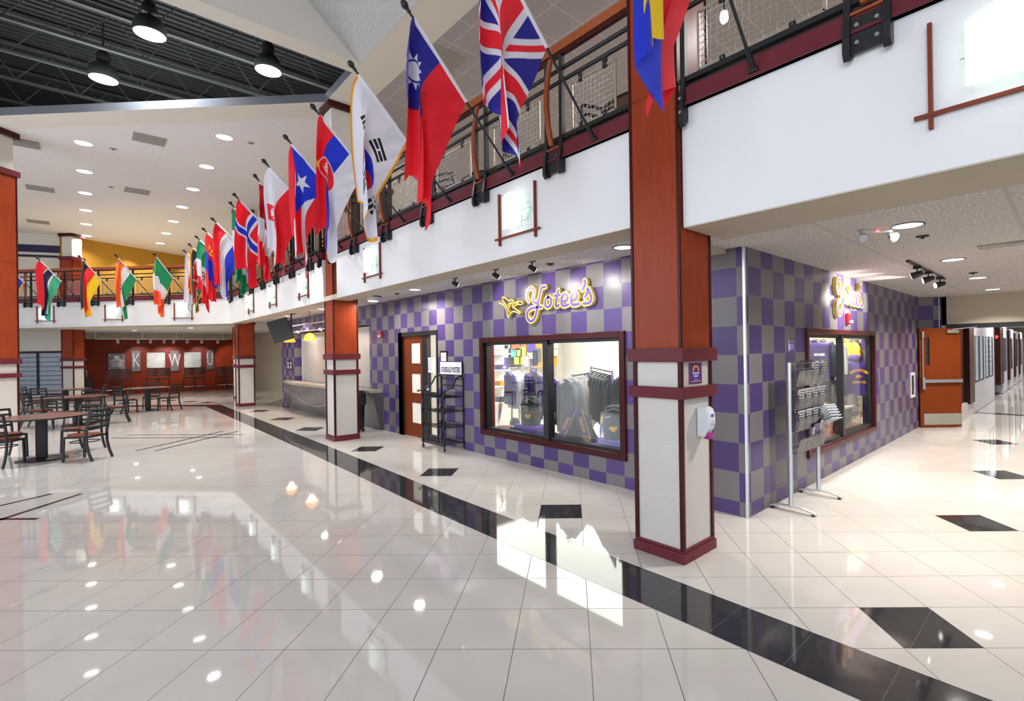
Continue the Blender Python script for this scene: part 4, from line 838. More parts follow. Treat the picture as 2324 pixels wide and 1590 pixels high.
# ---------------------------------------------------------------- poster cart
t = thing('poster_cart', 'black wire shelf cart with a schedule posters sign beside the store door', 'cart', (-.20,5.72,0), 0)
xx0, xx1, yy0, yy1 = -.21,.19,-.38,.38      # X depth, Y width
for sy in (yy0, yy1):
    c = MB(); c.tube([(xx0,sy,.1),(xx0,sy,1.02),(xx0+.02,sy,1.08),(xx0+.08,sy,1.11),(xx0+.16,sy,1.14),(xx0+.22,sy,1.22),(xx0+.27,sy,1.31),(xx0+.33,sy,1.335),(xx1-.02,sy,1.33),(xx1,sy,1.30),(xx1,sy,.1)], .015, 10); c.build('tube_frame', M_['dark'], t)
for x_, z_ in ((xx1,1.28),(xx1,1.16),(xx0,.115),(xx1,.115)): c = MB(); c.tube([(x_,yy0,z_),(x_,yy1,z_)], .013, 8); c.build('cross_bar', M_['dark'], t)
for z in (.13,.42,.70,.96):
    c = MB(); 
    for k in range(19): c.box(xx0,xx1,yy0+k*.0422-.002,yy0+k*.0422+.002,z-.002,z+.002)
    for x in (xx0,-.01,xx1): c.box(x-.004,x+.004,yy0,yy1,z-.006,z+.004)
    for x in (xx0,xx1): 
        c.box(x-.002,x+.002,yy0,yy1,z+.065,z+.07)
        for k in range(0, 19): c.box(x-.0015,x+.0015,yy0+k*.0422-.0015,yy0+k*.0422+.0015,z,z+.068)
    sh = c.build('wire_shelf', M_['dark'], t)
    c = MB(); c.box(-.02,.02,-.02,.02,-.03,.03); many('corner_clip', c, M_['blackp'], sh, [(x,y,z+.01) for x in (xx0,xx1) for y in (yy0,yy1)])
for x in (xx0,xx1):
    for y in (yy0,yy1):
        c = MB(); c.cyl((x,y,.1),(x,y,.06),.012,8); c.box(x-.02,x+.02,y-.012,y+.012,.03,.066); w_ = c.build('caster_fork', M_['dark'], t); c = MB(); c.cyl((x,y-.011,.031),(x,y+.011,.031),.031,16); c.build('caster_wheel', M_['vent'], w_)
c = MB(); c.box(xx1-.02,xx1-.005,-.385,.385,1.345,1.60); sg = c.build('sign_board', M_['navy'], t); c = MB(); c.box(xx1-.024,xx1-.02,-.372,.372,1.358,1.587); c.build('sign_face', M_['paper'], sg)
text('SCHEDULE POSTERS', .135, M_['navy'], T(xx1-.0245,0,1.44) @ Matrix(((0,0,-1,0),(-1,0,0,0),(0,1,0,0),(0,0,0,1))), 'lettering', sg, .0008, .54, bold=.0035)
# magazine rack
t = thing('literature_rack', 'silver framed clear acrylic literature rack standing before the side window', 'rack', (.93,-.235,0))
for x in (-.42,.40):
    c = MB(); c.cyl((x,0,.05),(x,0,1.60),.023,12); c.build('post', M_['alu'], t)
    c = MB(); pts = [(x,.22,.03),(x,.12,.052),(x,0,.066),(x,-.12,.058),(x,-.20,.04),(x,-.255,.022)]
    for a, q in zip(pts[:-1], pts[1:]): c.beam(a, q, .045, .012)
    c.box(x-.03,x+.03,-.03,.03,.06,.075); ft = c.build('arched_foot', M_['alu'], t)
    c = MB(); c.cyl((0,0,0),(0,0,.018),.02,10); many('rubber_pad', c, M_['blackp'], ft, [(x,.2,.0),(x,-.225,.0)])
for z in (1.58,1.52,1.30,1.24,1.08,.86,.70,.64):
    c = MB(); c.cyl((-.42,0,z),(.40,0,z),.004,6); c.build('cross_wire', M_['alu'], t)
M_['brn'] = plain('dark_printed_cover', (.03,.03,.07), .3, var=.5); g = NG('printed_booklet_cover'); _, vec = g.xyz(); nz = g.noise(22, vec, 4); nn_ = g.noise(9, vec, 2)
ln = g.m('LESS_THAN', g.m('FRACT', g.m('MULTIPLY', _[2], 34.)), .42); wd_ = g.m('GREATER_THAN', g.noise(30, vec, 2, (1, 1, .15)), .50); blk = g.m('GREATER_THAN', g.noise(7, vec, 1), .56); g.P(Base_Color=g.mix(g.m('MULTIPLY', ln, g.m('MULTIPLY', wd_, .9)), g.mix(blk, (.028,.03,.045), (.42,.42,.44)), (.68,.67,.68)), Roughness=.3); M_['print'] = g.mat
g = NG('purple_flyer_print'); _, vec = g.xyz(); nz = g.noise(18, vec, 3); g.P(Base_Color=g.mix(g.m('GREATER_THAN', nz, .60), (.06,.03,.14), (.62,.60,.72)), Roughness=.3); M_['flyer'] = g.mat
tiers = [(1.34,.28),(1.06,.25),(.86,.22),(.62,.26)]
for ti, (z, h) in enumerate(tiers):
    for k in range(4):
        x = -.33+k*.205; c = MB(); yo = -.045-.03*0
        c.box(x-.095,x+.095,-.006,-.002,z-.02,z+h); c.add([(x-.095,-.07,z),(x+.095,-.07,z),(x+.095,-.11,z+h*.62),(x-.095,-.11,z+h*.62),(x-.095,-.074,z),(x+.095,-.074,z),(x+.095,-.114,z+h*.62),(x-.095,-.114,z+h*.62)], [(0,1,2,3),(7,6,5,4),(0,4,5,1),(1,5,6,2),(2,6,7,3),(3,7,4,0)]); c.box(x-.095,x+.095,-.074,-.002,z-.004,z)
        for e in (-.095,.093): c.add([(x+e,-.002,z),(x+e,-.07,z),(x+e,-.11,z+h*.62),(x+e,-.002,z+h*.8)], [(0,1,2,3)])
        c.build('acrylic_pocket', M_['acry'], t)
def booklet(lab, x, z, h, wd, tilt, mat, n=1, yo=0., grp='booklets in the literature rack', lean=0.):
    o = thing('booklet', lab, 'booklet', (.93+x,-.235-.055-yo,z), lean, grp)
    c = MB(); c.box(-wd/2,wd/2,-.004*n,.004*n,0,h,0,Matrix.Rotation(tilt, 4, 'X')); c.build('cover', mat, o)
    c = MB(); c.box(-wd/2+.004,wd/2+.003,-.003*n,.003*n+.002,.003,h-.003,0,Matrix.Rotation(tilt, 4, 'X')); c.build('pages', M_['paper'], o)
B4 = ['leftmost','second from left','third from left','rightmost']
for k in range(4): booklet('dark and white printed booklet in the upper middle tier of the rack, %s' % B4[k], -.33+k*.205, 1.065, .25, .17, .18, M_['print'], 2)
for k in range(4): booklet('dark and white printed booklet in the lower middle tier of the rack, %s' % B4[k], -.33+k*.205, .865, .22, .17, .18, M_['print'], 2)
booklet('dark printed booklet in the top tier of the rack, third pocket', .08, 1.345, .25, .17, .2, M_['print'], 2); booklet('white edged booklet in the top tier of the rack, last pocket', .285, 1.345, .27, .17, .3, M_['print'], 2)
booklet('purple flyer in the bottom tier of the rack', .10, .63, .27, .17, .16, M_['flyer'], 1); booklet('white flyer with a dark picture in the bottom tier of the rack, last pocket', .285, .63, .30, .17, .18, M_['print'], 1)
for k in range(6): booklet('white flared booklet page splaying out of the right end of the rack', .36+.012*k, .93-.012*k, .20, .15, .55+.12*k, M_['paper'], 1, .02, 'flared pages at the right end of the rack', -.5)
# trash bin beyond the second column
t = thing('waste_bin', 'tall black waste bin beyond the second column', 'bin', (-.53,9.0,0)); c = MB(); c.lathe([(.16,.05),(.18,.06),(.20,.80)], n=20); c.build('bin_body', M_['blackp'], t)
c = MB(); c.lathe([(.225,.80),(.225,.84),(.20,.90),(.16,.93)], n=20); c.build('bin_lid', M_['blackp'], t); c = MB(); c.lathe([(.22,.60),(.226,.66),(.222,.80)], n=20, cap=False); c.build('liner_bag', plain('dark_plastic_liner', (.03,.035,.04), .2, var=0), t)
c = MB(); c.cyl((0,-.02,.03),(0,.02,.03),.03,12); many('caster', c, M_['dark'], t, [(.12,.12,0),(-.12,.12,0),(.12,-.12,0),(-.12,-.12,0)])
# ---------------------------------------------------------------- corridor behind the double doors
b = MB(); b.box(8.62,8.78,-9,-.33,2.2,2.83); b.box(8.62,8.78,-.42,-.2,0,2.83); b.box(8.62,8.78,-9,-2.9,0,2.2); struct('wall_corridor_end', b, M_['cream'])
b = MB(); b.box(8.59,8.8,-2.9,-.42,2.12,2.215); b.box(8.59,8.8,-.50,-.42,0,2.12); b.box(8.59,8.8,-2.98,-2.9,0,2.215); d2 = struct('door_2', b, M_['dark'])
hg = PX(2178.6, 800, 8.62); hx, hy = 8.62, hg[1]; lx, ly = 7.99, -.03; LL = math.hypot(hx-lx, hy-ly); rzd = math.atan2(ly-hy, lx-hx)
t = thing('open_door_leaf', 'orange brown wooden door leaf standing open with a steel push bar', 'door', (hx,hy,0), rzd)      # local x runs hinge -> latch, camera side is +y
sd = 1 if (math.cos(rzd)*(CAM[1]-hy)-math.sin(rzd)*(CAM[0]-hx)) > 0 else -1
def lp(px): # pixel column -> distance from the hinge along the leaf
    n = (-math.sin(rzd), math.cos(rzd), 0); q = PL(px, 850, (hx,hy,0), n); return (q[0]-hx)*math.cos(rzd)+(q[1]-hy)*math.sin(rzd)
w0, w1_ = sorted((lp(2108.5), lp(2100)))
c = MB()
for x0, x1, z0, z1 in ((0,w0,.01,2.13),(w1_,LL,.01,2.13),(w0,w1_,.01,1.34),(w0,w1_,1.94,2.13)): c.box(x0,x1,-.022,.022,z0,z1)
c.build('door_panel', M_['doorwood'], t)
c = MB(); c.box(w0,w1_,-.004,.004,1.34,1.94); c.build('vision_glass', M_['blackp'], t); c = MB(); c.box(.01,LL-.07,sd*.022,sd*.027,.06,.30); c.build('kick_plate', M_['champ'], t)
xr = lp(2092); c = MB(); c.box(xr-.012,xr+.012,sd*.022,sd*.045,.92,2.06); c.box(xr-.022,xr+.022,sd*.022,sd*.06,1.93,2.06); c.build('latch_rod', M_['steel'], t, .003)
c = MB(); c.box(xr-.03,xr+.03,sd*.022,sd*.07,.82,1.08); c.build('latch_case', M_['steel'], t, .006); c = MB(); c.box(.0,xr,sd*.045,sd*.075,.965,1.035); c.box(.02,.05,sd*.022,sd*.05,.97,1.03); c.build('push_bar', M_['steel'], t, .005)
xc0, xc1 = sorted((lp(2146), lp(2172))); c = MB(); c.box(xc0,xc1,sd*.022,sd*.075,2.02,2.09); c.build('closer_body', M_['champ'], t, .004); c = MB(); c.beam(((xc0+xc1)/2,sd*.05,2.10),(-.12,sd*.30,2.135),.022,.012); c.build('closer_arm', M_['steel'], t)
YC = -.55
def X_(px): return PY(px, 800, YC)[0]
def Z_(px, y): return PY(px, y, YC)[2]
M_['whitec'] = plain('white_case_laminate', (.58,.58,.66), .35, var=0); M_['caseglow'] = NG('glowing_case_sheet').P(Base_Color=(.62,.68,.76), Roughness=.25, Emission_Color=(.7,.8,.95), Emission_Strength=.5).mat  # case interior: emissive sheet, its brightness painted in as glow
b = MB(); b.box(8.8,X_(2256),YC+.02,.9,0,.36); struct('trim_plinth', b, M_['tileL'])
def case(lab, p0, p1, p2, p3, zb, zt, wins=()):
    t = thing('display_case', lab, 'display case', (X_(p0),YC,0)); o = X_(p0)
    c = MB(); c.box(0,X_(p1)-o,.08,1.0,zb,zt); c.box(X_(p1)-o,X_(p2)-o,-.03,1.0,zb-.04,zt+.05); c.build('mahogany_end', M_['dmahog'], t)
    c = MB(); z0 = .02 if p0 > 2200 else .02
    x2, x3 = X_(p2)-o, X_(p3)-o; ws = [(X_(a)-o, X_(e)-o) for a, e in wins]; zw0, zw1 = .78, 2.0
    xs = [x2]+[v for w_ in ws for v in w_]+[x3]
    for k in range(0, len(xs), 2): c.box(xs[k],xs[k+1],0,.9,z0,zt+.12)
    for a, e in ws: c.box(a,e,0,.9,z0,zw0); c.box(a,e,0,.9,zw1,zt+.12)
    c.build('white_cabinet', M_['whitec'], t)
    for a, e in ws:
        c = MB(); c.box(a,a+.14,-.004,.01,zw0,zw1); c.box(e-.10,e,-.004,.01,zw0,zw1); c.box(a,e,-.004,.01,zw0,zw0+.04); c.box((a+e)/2-.12,(a+e)/2+.12,-.002,.01,zw0,zw1); c.build('glass_frame', M_['dark'], t)
        c = MB(); c.box(a,e,.012,.02,zw0,zw1); c.build('glow_sheet', M_['caseglow'], t); c = MB(); c.box(a,e,.002,.006,zw0,zw1); c.build('glass', M_['glass'], t)
    return t
case('nearest corridor display case, dark mahogany end and white cabinet with two glazed bays', 2177, 2197, 2208, 2256, .36, 2.28, ((2212,2232.5),(2236,2253)))
case('second corridor display case with a red light on its mahogany end', 2257, 2267.5, 2275.5, 2285.5, .42, 2.3, ((2278,2284),))
case('third corridor display case', 2286, 2288.5, 2291, 2300, .42, 2.25, ((2293,2298),)); case('fourth corridor display case', 2300.3, 2301.5, 2304, 2311, .42, 2.2, ((2306,2309.5),)); case('farthest corridor display case', 2311.3, 2312, 2314, 2320, .42, 2.2, ((2315.5,2318.5),))
q = PY(2265, 764, YC); t = thing('exit_light', 'small glowing red light on the second display case', 'light', (q[0],YC+.06,q[2])); c = MB(); c.lathe([(.05,0),(.06,.02),(.03,.06)], (0,0,0), 12, 0, Matrix.Rotation(math.pi/2,4,'X')); c.build('red_lens', emis('red_glow', (1,.02,.02), 6), t); c = MB(); c.box(-.07,.07,.0,.02,-.07,.07); c.build('back_plate', M_['dark'], t)
b = MB(); b.box(8.8,41,.9,1.1,0,2.9); b.box(8.8,41,-4.7,-4.5,0,2.9); b.box(41,41.2,-4.7,1.1,0,2.9); struct('wall_corridor', b, M_['cream_lt'])
t = thing('shelf_unit', 'dark shelf unit with white edged shelves at the far end of the corridor', 'shelf', (36,-1.9,0)); c = MB(); c.box(0,1,-.9,.9,.0,2.3); c.build('dark_back', M_['blackp'], t)
for k in range(6): c = MB(); c.box(-.12,0,-.88,.88,.5+k*.32,.56+k*.32); c.build('shelf', M_['whitep'], t)
for k, x in enumerate((11,15,19,23,27,31)): 
    t = thing('recessed_downlight', 'round recessed light in the corridor ceiling, %s beyond the doors' % ord_[k], 'ceiling light', (x,-1.3,2.82)); c = MB(); c.lathe([(.11,-.004),(.11,-.001)], n=16); c.build('diffuser', M_['lamp'], t); c = MB(); c.lathe([(.125,-.006),(.125,0),(.11,0),(.11,-.006),(.125,-.006)], n=16, cap=False); c.build('trim_ring', M_['dark'], t)
fb = MB(); fb.add([(11.6,-4.5,.0015),(11.6,YC,.0015),(11.9,YC,.0015),(11.9,-4.5,.0015)], [(0,1,2,3)]); struct('floor_band', fb, M_['black_floor'])
# ---------------------------------------------------------------- serving counter, shutter, fittings
t = thing('serving_counter', 'long curved tiled serving counter under the closed beige shutter', 'counter', (0,0,0))
top = [(-.27,8.75),(-.31,9.4),(-.35,11.5),(-.45,12.6),(-.47,14.1),(-.30,15.6),(-.03,16.2)]
c = MB(); c.prism(top+[(-.003,16.2),(-.003,8.75)], .86, .93); c.build('countertop', M_['tan'], t, .006)
c = MB(); k = len(top); v = [(x+.03,y,.86) for x, y in top]+[(min(-.03, x*.25),y,0) for x, y in top]+[(-.003,y,.86) for x, y in top]+[(-.003,y,0) for x, y in top]
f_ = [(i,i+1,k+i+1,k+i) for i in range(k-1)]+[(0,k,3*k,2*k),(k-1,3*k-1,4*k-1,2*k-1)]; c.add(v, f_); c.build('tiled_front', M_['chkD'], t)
c = MB(); c.tube([(-.36,15.3,.70),(-.40,14.2,.55),(-.36,13.2,.36),(-.30,12.4,.30),(-.30,11.6,.42)], .006, 6); c.build('curved_trim', M_['alu'], t)
t = thing('roller_shutter', 'closed beige roller shutter above the serving counter', 'shutter', (.2,9.5,.90)); c = MB()
for k in range(52): c.box(0,.02,0,5.75,.004+k*.030,.030+k*.030); c.box(.004,.016,0,5.75,.03*k,.03*k+.006)
c.build('slat_curtain', M_['shutter'], t); c = MB(); c.box(-.02,.04,0,5.75,-.0,.05); c.build('bottom_bar', M_['alu'], t)
for y in (-.03,5.75,2.0): c = MB(); c.box(-.03,.05,y,y+.05,0,1.58); c.build('guide_rail', M_['alu'], t)
for k, y in enumerate((13.74,11.9)):
    t = thing('pendant_lamp', 'small glowing orange pendant lamp above the counter, %s' % ('far one beside the hanging screen','near one beside the second column')[k], 'pendant lamp', (-.6,y,2.25))
    c = MB(); c.lathe([(.155,-.10),(.15,-.06),(.11,.04),(.06,.09),(.02,.10)], n=20, cap=False); c.build('lamp_shade', emis('glowing_orange_shade', (1,.22,.02), 2.4), t); c = MB(); c.lathe([(.135,-.085),(.135,-.08)], n=20); c.build('bulb_glow', emis('warm_bulb', (1,.75,.4), 7), t)
    c = MB(); c.cyl((0,0,.10),(0,0,.70),.006,6); c.build('cord', M_['dark'], t); l = bpy.data.lights.new('pendant_glow', 'POINT'); l.energy = 6; l.color = (1,.55,.25); l.shadow_soft_size = .08; o = bpy.data.objects.new('pendant_glow', l); COL.objects.link(o); o.location = (-.6,y,2.1)
t = thing('light_rail', 'double silver light rail hanging above the serving counter', 'light rail', (-.3,11,0))
for z, y1 in ((2.66,4.3),(2.46,3.4)): c = MB(); c.cyl((0,.2,z),(0,y1,z),.016,8); c.build('rail', M_['alu'], t)
for y in (.6,1.6,2.6,3.6): c = MB(); c.cyl((0,y,2.66),(0,y,2.95),.005,6); c.build('drop_rod', M_['steel'], t)
for y in (.9,2.9): c = MB(); c.cyl((0,y-.04,2.42),(-.03,y+.05,2.46),.025,10,0,.045); c.build('spot_head', M_['alu'], t)
for y in (11.9,13.9,9.9): spot('counter_spot', (-.32,y,2.40), (.2,y+.3,1.7), 10, 80)
t = thing('hanging_screen', 'black flat screen hung from a ceiling pole beside the counter', 'screen', (-1.02,13.0,2.46)); Rm_ = Matrix.Rotation(math.radians(155), 4, 'Z') @ Matrix.Rotation(math.radians(17), 4, 'Y') @ Matrix.Rotation(math.radians(-8), 4, 'X')
c = MB(); c.box(-.26,.26,-.05,.05,-.31,.31,0,Rm_); c.build('screen_body', M_['blackp'], t, .01); c = MB(); c.box(-.24,.24,.0505,.053,-.29,.29,0,Rm_); c.build('display_panel', plain('dark_green_screen_glass', (.015,.022,.014), .15, var=0), t)
c = MB(); c.cyl((.34,.25,-.06),(.34,.25,.48),.022,10); c.box(.24,.44,.15,.35,.475,.49); c.beam((.34,.25,-.04),(.05,.03,-.02),.04,.05); c.build('ceiling_pole', M_['dark'], t)
for k, (y, l_) in enumerate(((16.15,'near'),(16.45,'far'))):
    t = thing('framed_notice', 'small dark framed notice on the wall left of the counter, %s one' % l_, 'notice', (0,0,0)); t.matrix_world = FX(-.001,y-.35,1.42); c = MB(); c.box(-.11,.11,-.15,.15,0,.015); c.build('wooden_frame', M_['maroon'], t); c = MB(); c.box(-.075,.075,-.11,.11,.015,.018); c.build('sheet', M_['paper'], t); c = MB(); c.box(-.04,.04,-.04,.05,.018,.02); c.build('picture', M_['ink'], t)
# ---------------------------------------------------------------- cafe tables and chairs
M_['stoolw'] = plain('blackish_brown_wood', (.022,.010,.008), .4, var=0)
def make_chair(stool=False):
    t = thing('bar_chair' if stool else 'cafe_chair', 'x', 'chair'); sh, bh, w_ = (.74,1.16,.20) if stool else (.45,.86,.20); zh = .078 if stool else .038; mt = M_['dark'] if not stool else M_['stoolw']
    c = MB(); c.lathe([(.19,0),(.215,.006),(.22,.018),(.20,.026),(.10,.020)], (0,0,sh-.026), 20, 0, None, 1.0, .98); c.build('seat', M_['seat'] if not stool else mt, t)
    for sx in (-1,1):
        c = MB(); pts = [(sx*w_,.29,0),(sx*w_,.235,.14),(sx*w_,.20,.30),(sx*w_,.195,sh),(sx*w_,.215,sh+.15),(sx*w_,.265,bh)]
        for a, q in zip(pts[:-1], pts[1:]): c.beam(a, q, .022, .036, 0, (0,1,0))
        c.build('leg', mt, t)
        c = MB(); c.beam((sx*w_,-.19,0),(sx*w_*.96,-.18,sh-.025),.024,.034,0,(0,1,0)); c.build('leg', mt, t)
        c = MB(); c.box(sx*w_-.011,sx*w_+.011,-.18,.2,sh-.055,sh-.025); c.build('side_rail', mt, t)
    for z in [sh+.10+k*(bh-sh-.13)/3 for k in range(4)]:
        c = MB(); y = .205+(z-sh-.1)*.16
        for k in range(6):
            a = -w_+2*w_*k/6; e = -w_+2*w_*(k+1)/6; ya_ = y+.025*math.cos(a/w_*1.5); ye_ = y+.025*math.cos(e/w_*1.5); c.add([(a,ya_,z),(e,ye_,z),(e,ye_+.012,z),(a,ya_+.012,z),(a,ya_,z+zh),(e,ye_,z+zh),(e,ye_+.012,z+zh),(a,ya_+.012,z+zh)], [(0,3,2,1),(4,5,6,7),(0,1,5,4),(1,2,6,5),(2,3,7,6),(3,0,4,7)])
        c.build('back_slat', mt, t)
    c = MB(); c.box(-w_,w_,-.192,-.168,sh-.055,sh-.025); c.box(-w_,w_,.185,.205,sh-.055,sh-.025); c.build('cross_rail', mt, t)
    c = MB(); c.tube([(w_*math.cos(a)*.98,.0+.19*math.sin(a),sh-.13 if not stool else .28) for a in np.linspace(0,2*math.pi,17)[:-1]], .009, 6, 0, True); c.build('ring_stretcher', mt, t)
    if stool: c = MB(); c.box(-w_,w_,.205,.222,.26,.30); c.build('foot_bar', M_['chrome'], t)
    return t
def make_table():
    t = thing('cafe_table', 'x', 'table'); c = MB(); c.lathe([(.60,.73),(.615,.735),(.615,.755),(.605,.76)], n=40); c.build('tabletop', M_['ttop'], t); c = MB(); c.lathe([(.617,.733),(.617,.757)], n=40, cap=False); c.build('edge_band', M_['dark'], t)
    c = MB(); c.box(-.075,.075,-.075,.075,.03,.73); c.build('pedestal', M_['dark'], t, .02); c = MB(); c.lathe([(.33,0),(.335,.012),(.30,.022),(.09,.04)], n=32); c.build('base_disc', M_['dark'], t); return t
tb = make_table(); used = False
TB = [(-5.52,10.2,'nearest round cafe table at the left edge of the hall'),(-5.11,15.91,'second round cafe table, behind the nearest one'),(-5.45,20.6,'round cafe table in front of the far column'),(-3.49,18.95,'round cafe table standing alone to the right, before the panelled wall'),(-6.9,18.3,'round cafe table mostly hidden behind the left edge column')]
for k, (x, y, l_) in enumerate(TB):
    if k == 0: tb.location = (x,y,0); tb['label'] = l_
    else: dup(tb, (x,y,0), 0, l_)
ch = make_chair()
CH = [(-4.97,9.58,-.75,.66,'ladder back chair nearest the viewer, at the right of the nearest table'),(-5.98,9.98,.45,.89,'ladder back chair cut by the left edge of the picture'),(-5.02,10.75,-.6,-.8,'ladder back chair on the far side of the nearest table'),(-6.0,10.85,.5,-.8,'ladder back chair on the far left side of the nearest table'),
 (-4.38,15.72,-1.,.1,'ladder back chair seen edge on at the right of the second table'),(-5.45,15.15,.4,.9,'ladder back chair with its back to the viewer at the second table'),(-5.85,16.3,.9,-.3,'ladder back chair at the left of the second table'),(-4.9,16.65,-.2,-1,'ladder back chair on the far side of the second table'),
 (-5.9,19.95,.5,.85,'ladder back chair with its back to the viewer at the table before the far column'),(-4.75,20.4,-1,.2,'ladder back chair at the right of the table before the far column'),(-6.15,20.9,1,-.2,'ladder back chair at the left of the table before the far column'),
 (-4.05,18.55,.85,.5,'ladder back chair at the left of the lone right hand table'),(-3.0,18.45,-.7,.7,'ladder back chair at the right of the lone right hand table'),(-3.35,19.65,-.2,-1,'ladder back chair behind the lone right hand table'),(-6.55,17.7,-.4,.9,'ladder back chair beside the table hidden by the left edge column')]
for k, (x, y, dx, dy, l_) in enumerate(CH):
    rz = math.atan2(dx, -dy)
    if k == 0: ch.location = (x,y,0); ch.rotation_euler = (0,0,rz); ch['label'] = l_
    else: dup(ch, (x,y,0), rz, l_)
st = make_chair(True); P4 = ['leftmost','second from left','third from left','fourth from left','fifth from left','sixth from left','seventh from left','rightmost']
for k, x in enumerate((-4.09,-3.63,-2.67,-2.21,-1.26,-.80,.08,.54)):
    l_ = 'dark high back bar chair before the panelled wall, %s' % P4[k]
    if k == 0: st.location = (x,28.45,0); st.rotation_euler = (0,0,math.pi); st['label'] = l_; st['group'] = 'bar chairs before the panelled wall'
    else: dup(st, (x,28.45,0), math.pi, l_)
for o in [st]: pass
# upper level furniture seen through the railing
UP = [(-.55,1.7,.3,1,'black chair on the upper floor behind the railing near the first column'),(-.55,3.3,0,1,'black chair on the upper floor, behind the first long railing, middle'),(-.6,4.6,1,.3,'black chair on the upper floor, behind the first long railing, far end'),(-.6,10.6,0,1,'black chair on the upper floor past the second column, near end'),(-.6,12.6,1,0,'black chair on the upper floor past the second column, far end')]
for x, y, dx, dy, l_ in UP: dup(ch, (x,y,3.72), math.atan2(dx,-dy), l_)
for x, y, l_ in ((-.2,.95,'round table on the upper floor beside the first column'),(-.1,4.0,'round table on the upper floor behind the first long railing'),(-.1,11.5,'round table on the upper floor past the second column')): dup(tb, (x,y,3.72), 0, l_)
t = thing('wooden_hutch', 'dark red wooden cabinet standing on the upper floor beside the second column', 'cabinet', (-.3,8.9,3.72)); c = MB(); c.box(-.5,.5,-.35,.35,0,1.75); c.build('cabinet_body', M_['dmahog'], t); c = MB(); c.box(-.56,.56,-.41,.41,1.75,1.83); c.build('cornice', M_['maroon2'], t)
t = thing('ceiling_spot', 'bright bare spotlight seen through the mesh at the top right', 'spotlight', (.5,.44,5.63)); c = MB(); c.lathe([(.03,-.05),(.05,0),(.04,.07)], n=14); c.build('lit_bulb', emis('bare_bulb', (1,1,1), 40), t); c = MB(); c.cyl((0,0,.07),(0,0,1.27),.012,8); c.build('drop_stem', M_['dark'], t)
# ---------------------------------------------------------------- donor panels on the far wall
t_ = M_['acry2'] = plain('frosted_acrylic_panel', (.42,.43,.42), .2, .1, var=.25); M_['acry3'] = plain('smoky_acrylic_panel', (.16,.14,.15), .2, .1, var=.3)
def panel(lab, x0, x1, z0, z1, m_, letter=None):
    t = thing('wall_panel', lab, 'wall panel', ((x0+x1)/2,29.5,(z0+z1)/2)); dx, dz = (x1-x0)/2, (z1-z0)/2
    c = MB(); c.box(-dx-.07,dx+.07,-.03,0,-dz-.07,dz+.07); c.build('wood_backing', M_['maroon2'], t, .006); c = MB(); c.box(-dx,dx,-.065,-.055,-dz,dz); c.build('acrylic_sheet', m_, t)
    c = MB(); c.cyl((0,0,0),(0,.05,0),.018,8); many('standoff_bolt', c, M_['chrome'], t, [(sx*(dx-.04),-.082,z) for sx in (-1,1) for z in (-dz+.05,0,dz-.05)])
    if letter: text(letter, dz*1.85, M_['vent2'], T(0,-.070,0) @ FY(0,0,0), 'letter', t, .003, dx*1.5/dz*1.0, bold=.004)
    else:
        for k in range(5): c = MB(); c.box(-dx*.7,dx*.7,-.067,-.065,dz*.1-k*.07,dz*.1+.02-k*.07); c.build('engraved_line', M_['paper'] if m_ is M_['acry3'] else M_['vent'], t)
    return t
p = panel('smoky donor panel with a small white building emblem, leftmost on the panelled wall', -4.2,-3.61,1.21,1.96, M_['acry3'])
c = MB(); c.box(-.09,.09,-.068,-.065,.13,.28); c.box(-.14,.14,-.068,-.065,.08,.11); c.build('building_emblem', M_['paper'], p)
panel('tall narrow panel with the letter K on the panelled wall', -3.36,-3.04,1.09,2.08, M_['acry3'], 'K'); panel('frosted donor panel between the letters K and W', -2.80,-2.09,1.23,1.99, M_['acry2']); panel('tall narrow panel with the letter W on the panelled wall', -1.87,-1.53,1.05,2.07, M_['acry3'], 'W')
panel('frosted donor panel between the letters W and U', -1.32,-.61,1.2,1.99, M_['acry2']); panel('tall narrow panel with the letter U on the panelled wall', -.38,-.07,1.09,2.09, M_['acry3'], 'U')
t = thing('drinking_fountain', 'chrome spout of a drinking fountain beside the far column', 'fountain', (-4.95,28.9,0)); c = MB(); c.tube([(0,0,.9),(0,0,1.18),(-.05,0,1.22),(-.22,0,1.21)], .018, 8); c.build('spout', M_['chrome'], t); c = MB(); c.box(-.2,.2,-.2,.5,.0,.9); c.build('dark_cabinet', M_['dark'], t, .02)
